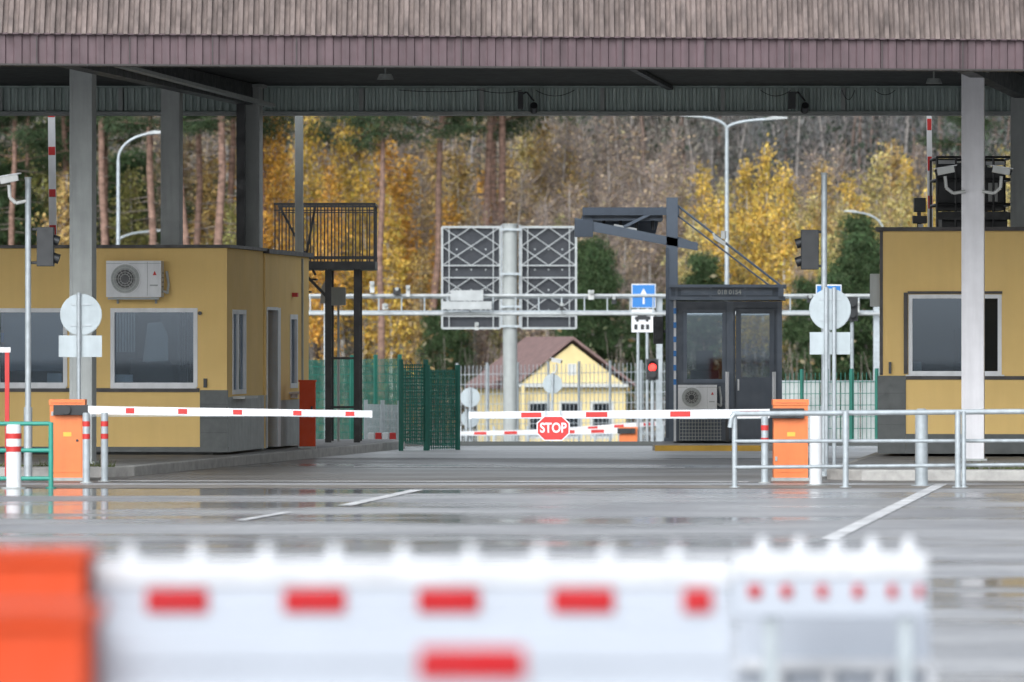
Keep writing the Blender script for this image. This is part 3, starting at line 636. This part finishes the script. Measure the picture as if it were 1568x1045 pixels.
for p in(768,796): fr.box(xx_(p)-.025,xx_(p)+.025,-.03,.03,zz(500),zz(345),galv)
g.done()
D=200; gq=ground_z(D)
g=G('small_yellow_building',(X(876,D),D,gq)); zz=lambda p:Z(p,D)-gq; xx_=lambda p:X(p,D)-X(876,D)
w=g['walls']; hw=xx_(958); ez=zz(590); az=zz(527); dep=6
# gable end turned toward the road, ridge runs back-left
sk=-.25
def gp(x,y,z): return (x+sk*y,y,z)
def wq(pts,m,part='walls'): g[part].add([gp(*p) for p in pts],[(0,1,2,3)[:len(pts)]],m)
op=[(-1.55,-.75,.9,2.2),(-.45,.35,.9,2.2),(.65,1.45,.9,2.2)]
wall(w,'x',-hw,hw,0,ez,0,.15,op,palewall)
w.prism([(-hw,ez),(hw,ez),(0,az)],0,.15,palewall)
for o in op: window(g,'x',*o,0,-1,offw,.08)
g['interior'].box(-hw+.2,hw-.2,2,2.1,0,ez,inner)
wq([(-hw,.15,0),(-hw,dep,0),(-hw,dep,ez),(-hw,.15,ez)],palewall); wq([(hw,.15,0),(hw,dep,0),(hw,dep,ez),(hw,.15,ez)],palewall)
r=g['roof']; ov=.35
for s in(-1,1):
    a=(s*(hw+ov*.9),zz(596) if s<0 else zz(592)); b=(0,zz(520))
    vs=[gp(a[0],-.15,a[1]),gp(a[0],dep+.4,a[1]),gp(b[0],dep+.4,b[1]),gp(b[0],-.15,b[1])]
    vs+=[(v[0],v[1],v[2]+.1) for v in vs]
    r.add(vs,[(0,1,2,3),(7,6,5,4),(0,3,7,4),(1,0,4,5),(2,1,5,6),(3,2,6,7)],maroon)
# lower hipped wing on the left
r.add([(xx_(748),1,zz(577)),(xx_(792),.3,zz(577)),(xx_(850),3,zz(524)),(xx_(825),5,zz(522)),(xx_(760),4,zz(560))],[(0,1,2,3,4)],maroon)
w.box(xx_(770),-hw-.01,1.2,5,0,zz(582),palewall); r.box(xx_(748),-hw,.8,1.2,zz(583),zz(577),maroon)
r.box(xx_(790),xx_(962),-.3,-.02,zz(593),zz(588),offw)
for px in(782,800): g['columns'].box(xx_(px)-.06,xx_(px)+.06,-.6,-.5,0,ez,palewall)
g['trim'].box(-.15,.15,-.02,-.001,ez+.35,ez+.75,offw); g['trim'].cyl((-hw-.1,-.1,0),(-hw-.1,-.1,ez),.05,white)
g.done()
# blue lane sign with car plate
D=150
g=G('lane_direction_sign',(X(985,D),D,gz)); zz=lambda p:Z(p,D)-gz; p=g['plates']; q=lambda a:X(a,D)-X(985,D)
p.box(q(967),q(1004),0,.03,zz(472),zz(435),white); p.box(q(968.3),q(1002.7),-.004,0,zz(471),zz(436.5),blue)
p.box(q(984.2),q(987),-.008,-.0045,zz(466),zz(450),white); p.prism([(q(980),zz(452)),(q(991),zz(452)),(q(985.5),zz(442))],-.008,-.0045,white)
p.box(q(967),q(1002),0,.03,zz(509),zz(474),white)
p.prism([(q(972),zz(490)),(q(996),zz(490)),(q(996),zz(485)),(q(990),zz(484)),(q(987),zz(480)),(q(979),zz(480)),(q(976),zz(485)),(q(972),zz(486))],-.006,0-.001,black)
for a in(976,991): p.cyl((q(a),-.009,zz(491)),(q(a),-.001,zz(491)),.04,black,10)
for a in(974,984,992): p.box(q(a)-.05,q(a)+.04,-.006,-.001,zz(505),zz(497),black)
for a in(977,991): g['posts'].cyl((q(a),.06,0),(q(a),.06,zz(437)),.04,galv,8)
g.done()
g=G('traffic_light',(X(999,149),149,ground_z(149))); zz=lambda p:Z(p,149)-ground_z(149)
h=g['housing']; h.box(-.16,.16,0,.25,zz(582),zz(550),black); h.cyl((0,-.12,zz(573)),(0,0,zz(573)),.1,black,14); g['pole'].cyl((0,.1,0),(0,.1,zz(582)),.05,galv,8)
g['red_lens'].cyl((0,-.03,zz(563)),(0,-.01,zz(563)),.1,redl,16); g['housing'].cyl((0,-.16,zz(559)),(0,0,zz(559)),.11,black,16,caps=False); g.done()
g=G('traffic_light',(X(1009,101),101,0)); g['housing'].box(-.1,.08,0,.2,Z(527,101),Z(485,101),black); g['housing'].cyl((-.01,-.1,Z(496,101)),(-.01,0,Z(496,101)),.06,black); g['housing'].cyl((-.01,-.1,Z(515,101)),(-.01,0,Z(515,101)),.06,black); g['housing'].box(.08,.16,.05,.1,Z(510,101),Z(505,101),black); g.done(.01)
g=G('blue_lane_sign',(X(1269,120),120,ground_z(120))); zz=lambda p:Z(p,120)-ground_z(120); g['p'].box(-.27,.27,0,.03,zz(478),zz(436),white); g['p'].box(-.25,.25,-.004,0,zz(477),zz(438),blue); g['p'].cyl((0,.05,0),(0,.05,zz(440)),.04,galv,8); g.done()
g=G('traffic_light',(X(1305,120),120,ground_z(120))); g['housing'].box(-.12,.12,0,.2,zz(492),zz(455),black); g['housing'].cyl((0,-.1,zz(465)),(0,0,zz(465)),.07,black); g['housing'].cyl((0,-.1,zz(482)),(0,0,zz(482)),.07,black); g['pole'].cyl((0,.1,0),(0,.1,zz(492)),.04,galv,8); g.done()
# street lamps
def arc(x0,z0,x1,z1,n=10):
    return [(x0+(x1-x0)*(1-math.cos(t)),0,z0+(z1-z0)*math.sin(t)) for t in np.linspace(0,math.pi/2,n)]
def lamp(px,d,ptop,arms,r=.07):
    b=ground_z(d); g=G('street_lamp',(X(px,d),d,b)); zt=Z(ptop,d)-b; x0=X(px,d)
    g['pole'].cyl((0,0,0),(0,0,zt),r*1.3,galv,10,r2=r*.8); g['pole'].cyl((0,0,0),(0,0,.6),r*1.8,galv,10)
    for ex,ey in arms:
        e=(X(ex,d)-x0,Z(ey,d)-b); g['arms'].tube(arc(0,zt,e[0],e[1]),r*.65,galv,8); s=1 if e[0]>0 else -1; k=r/.07
        g['lamp_heads'].prism([(e[0]-s*.25*k,e[1]-.03*k),(e[0]+s*.42*k,e[1]+.02*k),(e[0]+s*.4*k,e[1]+.07*k),(e[0]-s*.0,e[1]+.1*k),(e[0]-s*.25*k,e[1]+.04*k)],-.14,.14,dullw)
    g.done()
lamp(1113,176,198,[(1062,179),(1185,183)]); lamp(181,160,245,[(236,205)],.06); lamp(180,240,372,[(235,355)],.08); lamp(1352,200,352,[(1305,325)],.05)

# ---------------------------------------------------------------- vegetation
class TB:
    def __init__(s): s.V=[];s.Q=[];s.M=[];s.C=[];s.n=0
    def tube(s,P,R,n,col):
        P=np.asarray(P,float);R=np.asarray(R,float);k=len(P)
        T=np.gradient(P,axis=0); T/=np.linalg.norm(T,axis=1)[:,None]+1e-9
        ref=np.where(np.abs(T[:,2:3])>.8,np.array([[1.,0,0]]),np.array([[0,0,1.]])); A=np.cross(T,ref); A/=np.linalg.norm(A,axis=1)[:,None]+1e-9; B=np.cross(T,A)
        if abs(T[0,2])>.8: 
            A=np.tile([[1.,0,0]],(k,1)); B=np.tile([[0,1.,0]],(k,1))
        th=np.arange(n)*2*np.pi/n
        V=P[:,None,:]+R[:,None,None]*(np.cos(th)[None,:,None]*A[:,None,:]+np.sin(th)[None,:,None]*B[:,None,:])
        V=V.reshape(-1,3); i=np.arange(k-1)[:,None]*n; j=np.arange(n)[None,:]; j2=(j+1)%n
        Q=np.stack([i+j,i+j2,i+n+j2,i+n+j],-1).reshape(-1,4)
        s.push(V,Q,0,np.tile(np.array([*col,1.]),(len(V),1)))
    def push(s,V,Q,m,C): s.V.append(V);s.Q.append(Q+s.n);s.M.append(np.full(len(Q),m));s.C.append(C);s.n+=len(V)
    def leaves(s,c,size,col,asp=.6,hang=0):
        n=len(c); a=rng.normal(size=(n,3)); 
        if hang: a[:,2]+=hang*np.sign(a[:,2])
        a/=np.linalg.norm(a,axis=1)[:,None]; b=np.cross(a,rng.normal(size=(n,3))); b/=np.linalg.norm(b,axis=1)[:,None]
        sz=(size*rng.uniform(.6,1.4,n))[:,None]
        V=np.stack([c-a*sz,c+b*sz*asp,c+a*sz,c-b*sz*asp],1).reshape(-1,3); Q=np.arange(4*n).reshape(-1,4)
        C=np.repeat(np.concatenate([col,np.ones((n,1))],1),4,0); s.push(V,Q,1,C)
    def ribbons(s,p,q,w,col):
        d=q-p; b=np.cross(d,rng.normal(size=p.shape)); b/=np.linalg.norm(b,axis=1)[:,None]+1e-9; b=b*w
        V=np.stack([p-b,p+b,q+b*.4,q-b*.4],1).reshape(-1,3); Q=np.arange(4*len(p)).reshape(-1,4)
        s.push(V,Q,0,np.tile(np.array([*col,1.]),(len(V),1)))
    def mesh(s,name):
        V=np.concatenate(s.V);Q=np.concatenate(s.Q);M=np.concatenate(s.M).astype(np.int32);C=np.concatenate(s.C)
        me=bpy.data.meshes.new(name); me.vertices.add(len(V)); me.vertices.foreach_set('co',V.ravel()); me.loops.add(len(Q)*4); me.loops.foreach_set('vertex_index',Q.ravel().astype(np.int32))
        me.polygons.add(len(Q)); me.polygons.foreach_set('loop_start',(np.arange(len(Q))*4).astype(np.int32)); me.polygons.foreach_set('loop_total',np.full(len(Q),4,np.int32))
        me.materials.append(barkm); me.materials.append(leafm); me.polygons.foreach_set('material_index',M)
        ca=me.color_attributes.new('Col','FLOAT_COLOR','POINT'); ca.data.foreach_set('color',C.ravel()); me.update(calc_edges=True); me.validate(); return me
def jit(base,n,v=.25):
    base=np.array(base)[None,:]; return np.clip(base*rng.uniform(1-v,1+v,(n,1))*rng.uniform(.9,1.1,(n,3)),0,1)
def broad(h,cw,seed,nl,bark,leafc,bare=False,cb=.22,ls=.11):
    global rng; rng=np.random.default_rng(seed); t=TB(); k=9
    zs=np.linspace(0,h,k); bx_=np.cumsum(rng.normal(0,.07,k))*h/12; by_=np.cumsum(rng.normal(0,.07,k))*h/12; bx_[0]=0;by_[0]=0
    P=np.stack([bx_,by_,zs],1); t.tube(P,np.linspace(.11,.02,k)*h/12,7,bark)
    nb=44 if bare else 34; seg=[]
    for i in range(nb):
        f=cb+(1-cb)*((i+rng.random())/nb)*.97; z=f*h; base=np.array([np.interp(z,zs,bx_),np.interp(z,zs,by_),z]); az=rng.random()*6.28
        prof=math.sin(min(1,(1-f)/(1-cb)*1.15+.08)*math.pi*.5)*(.7+.3*math.sin((f-cb)/(1-cb)*math.pi)); L=cw*prof*rng.uniform(.5,1.2); el=rng.uniform(.6,1.2)
        d=np.array([math.cos(az)*math.cos(el),math.sin(az)*math.cos(el),math.sin(el)]); m_=base+d*L*.55; e=base+d*L+np.array([0,0,-.1*L if not bare else 0.15*L])
        r=.03*h/12*(1.2-f); t.tube([base,m_,e],[r,r*.6,r*.2],4,bark if f<.6 else [c*.7 for c in bark]); seg.append((base,m_,e,L))
    c=[];br=[]
    for base,m_,e,L in seg:
        nc=max(2,int(L*3.6))
        for j in range(nc):
            f=rng.uniform(.25,1.05); pnt=base+(e-base)*f+rng.normal(0,.16*L+.1,3)*[1,1,.8]
            t.ribbons(np.array([base+(e-base)*f*.8]),np.array([pnt]),.012,[b*.6 for b in bark] if not bare else (.3,.25,.22))
            c.append(pnt); br.append(rng.uniform(.55,1.3))
            q=pnt[None,:]+rng.normal(0,.4,(14,3))+[0,0,.3]; w_=14 if bare else 4; t.ribbons(np.repeat(pnt[None,:],w_,0),q[:w_],.012,(.31,.255,.225))
    c=np.array(c);br=np.array(br); idx=rng.integers(0,len(c),nl); sg=rng.uniform(.12,.34,len(c))
    pos=c[idx]+rng.normal(size=(nl,3))*sg[idx][:,None]*[1,1,1.2]; col=jit(leafc,nl,.3)*br[idx][:,None]; t.leaves(pos,ls,col); return t
def pine(h,seed,cb=.55,young=False):
    global rng; rng=np.random.default_rng(seed); t=TB(); k=10; zs=np.linspace(0,h,k); b=np.cumsum(rng.normal(0,.07,(k,2)),0); b[0]=0
    P=np.stack([b[:,0],b[:,1],zs],1); t.tube(P,np.linspace(.2,.05,k)*(h/20 if not young else .5*h/7),9,(.25,.16,.125))
    for i in range(0 if young else 26):
        z=rng.uniform(.2,cb)*h; az=rng.random()*6.28; base=np.array([np.interp(z,zs,b[:,0]),np.interp(z,zs,b[:,1]),z]); L=rng.uniform(.3,1.6)
        t.tube([base,base+[math.cos(az)*L,math.sin(az)*L,-.1*L]],[.025,.008],4,(.18,.15,.13))
    n=38
    for i in range(n):
        f=cb+(1-cb)*(i/n); z=f*h; az=rng.random()*6.28; base=np.array([np.interp(z,zs,b[:,0]),np.interp(z,zs,b[:,1]),z]); L=(2.6 if not young else h*.27)*((1-f)/(1-cb)*.8+.25)*rng.uniform(.6,1.15); el=rng.uniform(-.05,.45)
        d=np.array([math.cos(az)*math.cos(el),math.sin(az)*math.cos(el),math.sin(el)]); t.tube([base,base+d*L*.5,base+d*L],[.04,.03,.01],4,(.2,.13,.1))
        for j in range(6):
            cpt=base+d*L*rng.uniform(.4,1.05)+rng.normal(0,.14*L,3)*[1,1,.4]; m_=75; pos=cpt+rng.normal(size=(m_,3))*[.3,.3,.15]; t.leaves(pos,.13,jit((.065,.095,.05),m_,.3)*rng.uniform(.6,1.35),.16)
    return t
white_bark=(.6,.57,.52)
B=[broad(12,1.75,s,4100,white_bark,(1,1,1),ls=.095).mesh('birch_tree') for s in(11,12,13,14)]
BB=[broad(14,2.2,s,1100,(.48,.44,.4),(1,1,1),bare=True,cb=.15,ls=.09).mesh('bare_birch_tree') for s in(21,22,23)]
PN=[pine(21,s,.56).mesh('pine_tree') for s in(31,32,33)]
YP=[pine(7,s,.1,True).mesh('young_pine_tree') for s in(41,42)]
R=random.Random(5)
def put(meshes,name,px,d,htop,h0,col=(1,1,1),lean=0,wid=1):
    me=R.choice(meshes); o=link(bpy.data.objects.new(name,me)); b=ground_z(d); h=htop-b; s=h/h0
    o.location=(X(px,d),d,b-.1); o.scale=(s*wid,s*wid,s); o.rotation_euler=(0,lean,R.random()*6.28 if not lean else 0); o.color=(*col,1)
Y1=(.78,.55,.13); Y2=(.76,.44,.1); Y3=(.6,.43,.17); Y4=(.6,.5,.21); Br=(.38,.3,.18); YG=(.5,.48,.18)
for px,py,d,c in((15,230,246,Y3),(62,190,255,YG),(100,260,240,Y3),(205,260,250,YG),(262,180,256,Br),(318,240,246,Y3),(350,300,240,YG),(408,150,250,Y2),(432,200,238,Y2),(470,165,256,Y1),(500,240,236,Y2),(528,180,246,Y1),(556,250,238,Y1),(585,200,256,Y2),(612,240,240,Y2),(640,260,250,Y3),(668,210,256,Y3),(705,230,244,Y3),(735,260,252,Y2),
 (775,230,256,Y3),(800,200,262,Y4),(838,190,250,Y3),(880,230,246,Y3),(1045,265,256,Y4),(1078,255,246,Y1),(1110,270,252,Y4),(1140,245,258,Y1),(1168,222,244,Y1),(1200,250,240,Y1),(1235,300,250,Y4),(1262,250,256,Y3),(1285,300,240,Y4),(1335,235,250,Y4),(1362,215,258,Y3),(1388,275,240,Y4),(1415,290,246,Y1),(1450,240,254,Y4),(1500,260,250,Y3),(1540,230,244,Y4),
 (1060,330,236,Y4),(1100,300,240,Y1),(1240,340,240,Y1),(1320,300,244,Y1),(1215,290,262,Y4),(1180,300,250,Y4),(1265,360,236,YG),(1300,270,260,Y1),(1345,320,242,Y4),(1385,240,262,Y1),(930,270,262,Y4),(985,300,258,Y4),(1010,340,250,YG),(960,380,246,Y4),(850,330,244,YG),(760,380,240,YG),(450,230,262,Y2),(545,190,264,Y1),(600,300,236,Y1),(690,300,240,Y2),(650,380,236,Y3),(-60,220,250,Y3),(-140,200,255,Br),(1620,240,250,Y4),(1700,250,255,Y3)):
    put(B,'birch_tree',px,d,Z(py,d),12,c,wid=R.uniform(.8,1.15))
for px,py,d in((690,180,262),(760,200,266),(825,170,262),(860,160,246),(905,190,262),(930,200,250),(955,170,256),(985,190,246),(1010,220,262),(1035,200,250),(1000,250,240),(940,260,240),(1215,270,262),(1250,230,266),(1310,260,262),(640,180,264),(480,150,262),(1230,380,236),(1060,240,264),(1395,220,264),(20,150,262),(220,150,264),(330,170,262),(600,160,262),(870,280,238),(730,300,238),(540,150,264),(790,260,240),(830,300,236),(960,320,236),(655,240,244),(1030,330,240),(1150,330,262),(1290,220,266)):
    put(BB,'bare_birch_tree',px,d,Z(py,d),14,(.56,.43,.28),wid=R.uniform(.9,1.2))
for px,d,lean,h in((153,236,.01,21),(163,246,0,19),(232,232,0,22),(292,230,-.04,20),(303,240,0,21),(333,228,.01,22),(345,246,0,20),(585,230,0,19),(654,236,.05,20),(742,240,-.01,21),(753,246,.01,20),(770,240,.0,22),(412,238,-.03,20),(15,240,0,18),(50,250,0,17),(100,244,0,18),(1480,258,0,20),(525,262,0,20),(-80,240,0,21),(-180,245,0,20),(1650,255,0,20)):
    put(PN,'pine_tree',px,d,h,21,lean=lean,wid=R.uniform(.8,1.1))
for px,py,d in((905,370,236),(925,385,232),(950,430,240),(1085,390,234),(1060,440,238),(1300,360,232),(1325,330,240),(1280,420,230),(1345,380,236),(1240,430,232),(1375,400,240),(785,300,262),(10,250,244),(40,330,250),(70,210,258),(110,300,256),(170,380,246),(200,240,262),(265,320,250),(320,280,258),(1215,470,236),(980,470,232),(880,440,230),(700,450,236),(660,480,232),(1010,450,236)):
    put(YP,'young_pine_tree',px,d,Z(py,d),7,(1.05,1.1,1.0),wid=R.uniform(.7,1.0))
# undergrowth: one mass
rng=np.random.default_rng(77); t=TB()
n=42000; x=rng.uniform(-45,45,n); y=rng.uniform(216,262,n); hh=rng.gamma(2.,.75,n)*(.6+.5*np.sin(x*1.3)*np.sin(x*.37+2)+.3)
gzv=np.array([ground_z(v) for v in y]); cols=np.array([(.17,.145,.095),(.11,.125,.07),(.29,.21,.1),(.1,.095,.08),(.22,.19,.12)])[rng.integers(0,5,n)]*rng.uniform(.5,1.3,(n,1))
t.leaves(np.stack([x,y,gzv+hh],1),.12,cols,.5)
n=5000; x=rng.uniform(-45,45,n); y=rng.uniform(216,262,n); g0=np.array([ground_z(v) for v in y]); p=np.stack([x,y,g0],1); q=p+np.stack([rng.normal(0,.4,n),rng.normal(0,.4,n),rng.uniform(1,4,n)],1); t.ribbons(p,q,.02,(.2,.17,.15))
o=link(bpy.data.objects.new('undergrowth',t.mesh('undergrowth')))
# distant forest: one mass
rng=np.random.default_rng(78); t=TB()
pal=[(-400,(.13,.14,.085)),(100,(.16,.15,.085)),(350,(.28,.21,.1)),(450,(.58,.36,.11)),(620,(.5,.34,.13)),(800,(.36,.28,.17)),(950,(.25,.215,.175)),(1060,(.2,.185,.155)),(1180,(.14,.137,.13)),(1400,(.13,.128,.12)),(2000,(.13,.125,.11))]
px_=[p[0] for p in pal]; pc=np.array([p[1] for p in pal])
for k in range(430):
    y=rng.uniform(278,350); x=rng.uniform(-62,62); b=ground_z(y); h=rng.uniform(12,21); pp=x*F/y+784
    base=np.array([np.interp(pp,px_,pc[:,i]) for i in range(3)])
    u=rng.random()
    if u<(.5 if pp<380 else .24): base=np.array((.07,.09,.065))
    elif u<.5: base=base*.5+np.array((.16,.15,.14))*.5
    haze=(y-278)/72; base=base*(1-.5*haze)+np.array((.125,.13,.135))*.5*haze  # air haze painted into the leaf colours, stronger with distance
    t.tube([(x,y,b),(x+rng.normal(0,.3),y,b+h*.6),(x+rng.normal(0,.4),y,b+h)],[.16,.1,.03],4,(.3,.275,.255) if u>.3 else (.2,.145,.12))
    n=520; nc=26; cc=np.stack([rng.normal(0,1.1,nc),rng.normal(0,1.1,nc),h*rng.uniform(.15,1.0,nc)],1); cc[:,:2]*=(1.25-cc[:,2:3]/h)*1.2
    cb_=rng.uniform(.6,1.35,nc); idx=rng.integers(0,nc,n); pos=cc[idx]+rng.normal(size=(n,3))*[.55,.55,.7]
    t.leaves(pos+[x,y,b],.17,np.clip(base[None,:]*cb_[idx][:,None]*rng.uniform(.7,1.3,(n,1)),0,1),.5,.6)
    m_=90; p=cc[rng.integers(0,nc,m_)]+[x,y,b]; t.ribbons(p,p+rng.normal(0,.55,(m_,3))+[0,0,1.1],.018,(.22,.195,.18))
o=link(bpy.data.objects.new('distant_forest',t.mesh('distant_forest')))
# forest on rising hill behind
rng=np.random.default_rng(79); t=TB(); n=60000; x=rng.uniform(-90,90,n); y=rng.uniform(355,470,n); b=np.array([ground_z(v) for v in y])
cl=.6+.5*np.sin(x*.8+y*.3)*np.sin(x*.31-y*.2); z=b+rng.uniform(0,6,n)*cl
col=np.array([(.08,.087,.096),(.06,.069,.072),(.1,.098,.1)])[rng.integers(0,3,n)]*rng.uniform(.75,1.2,(n,1))
t.leaves(np.stack([x,y,z],1),.3,col,.3,3.5)
n=14000; x=rng.uniform(-90,90,n); y=rng.uniform(355,470,n); p=np.stack([x,y,np.array([ground_z(v) for v in y])],1); t.ribbons(p,p+np.stack([rng.normal(0,.25,n),rng.normal(0,.2,n),rng.uniform(4,9,n)],1),.06,(.14,.138,.14))
link(bpy.data.objects.new('hillside_forest',t.mesh('hillside_forest')))
# weeds along kerbs
rng=np.random.default_rng(80); t=TB(); n=2600; x=np.concatenate([rng.uniform(6.2,9,n//2),rng.uniform(-8.5,-5.6,n//2)]); y=np.concatenate([78.35-.028*(x[:n//2]-4.8)*1+rng.normal(0,.04,n//2),80.1+rng.normal(0,.05,n//2)]); p=np.stack([x,y,np.full(n,.15)],1); q=p+np.stack([rng.normal(0,.03,n),rng.normal(0,.03,n),rng.gamma(2,.02,n)],1); t.ribbons(p,q,.004,(.09,.11,.035)); link(bpy.data.objects.new('weeds',t.mesh('weeds')))

# ---------------------------------------------------------------- light, world, camera
wd=bpy.data.worlds.new('World'); S.world=wd; wd.use_nodes=True; n=wd.node_tree.nodes; l=wd.node_tree.links
sk=n.new('ShaderNodeTexSky'); sk.sky_type='NISHITA'; sk.sun_disc=False; sk.sun_elevation=math.radians(34); sk.sun_rotation=math.radians(200); sk.dust_density=4; sk.air_density=1.2
hs=n.new('ShaderNodeHueSaturation'); hs.inputs['Saturation'].default_value=.15; hs.inputs['Value'].default_value=1.7; l.new(sk.outputs[0],hs.inputs['Color'])
tn=n.new('ShaderNodeVectorMath'); tn.operation='MULTIPLY'; tn.inputs[1].default_value=(.95,1.0,1.06); l.new(hs.outputs[0],tn.inputs[0])
l.new(tn.outputs[0],n['Background'].inputs[0]); n['Background'].inputs[1].default_value=.15
sl=bpy.data.lights.new('sun','SUN'); sl.energy=.7; sl.angle=math.radians(40); sl.color=(1,.98,.95); so=link(bpy.data.objects.new('sun',sl))
az=math.radians(200); el=math.radians(34); sd=Vector((math.sin(az)*math.cos(el),math.cos(az)*math.cos(el),math.sin(el))); so.rotation_euler=sd.to_track_quat('Z','Y').to_euler(); so.location=sd*100+Vector((0,60,0))
cd=bpy.data.cameras.new('camera'); cd.lens=200; cd.sensor_width=36; cd.clip_end=5000; cd.clip_start=.5; cd.dof.use_dof=True; cd.dof.focus_distance=90; cd.dof.aperture_fstop=2.8
co=link(bpy.data.objects.new('camera',cd)); co.location=(0,0,H); co.rotation_euler=(math.pi/2,0,0); S.camera=co
S.view_settings.view_transform='Standard'; S.view_settings.look='None'; S.view_settings.exposure=0
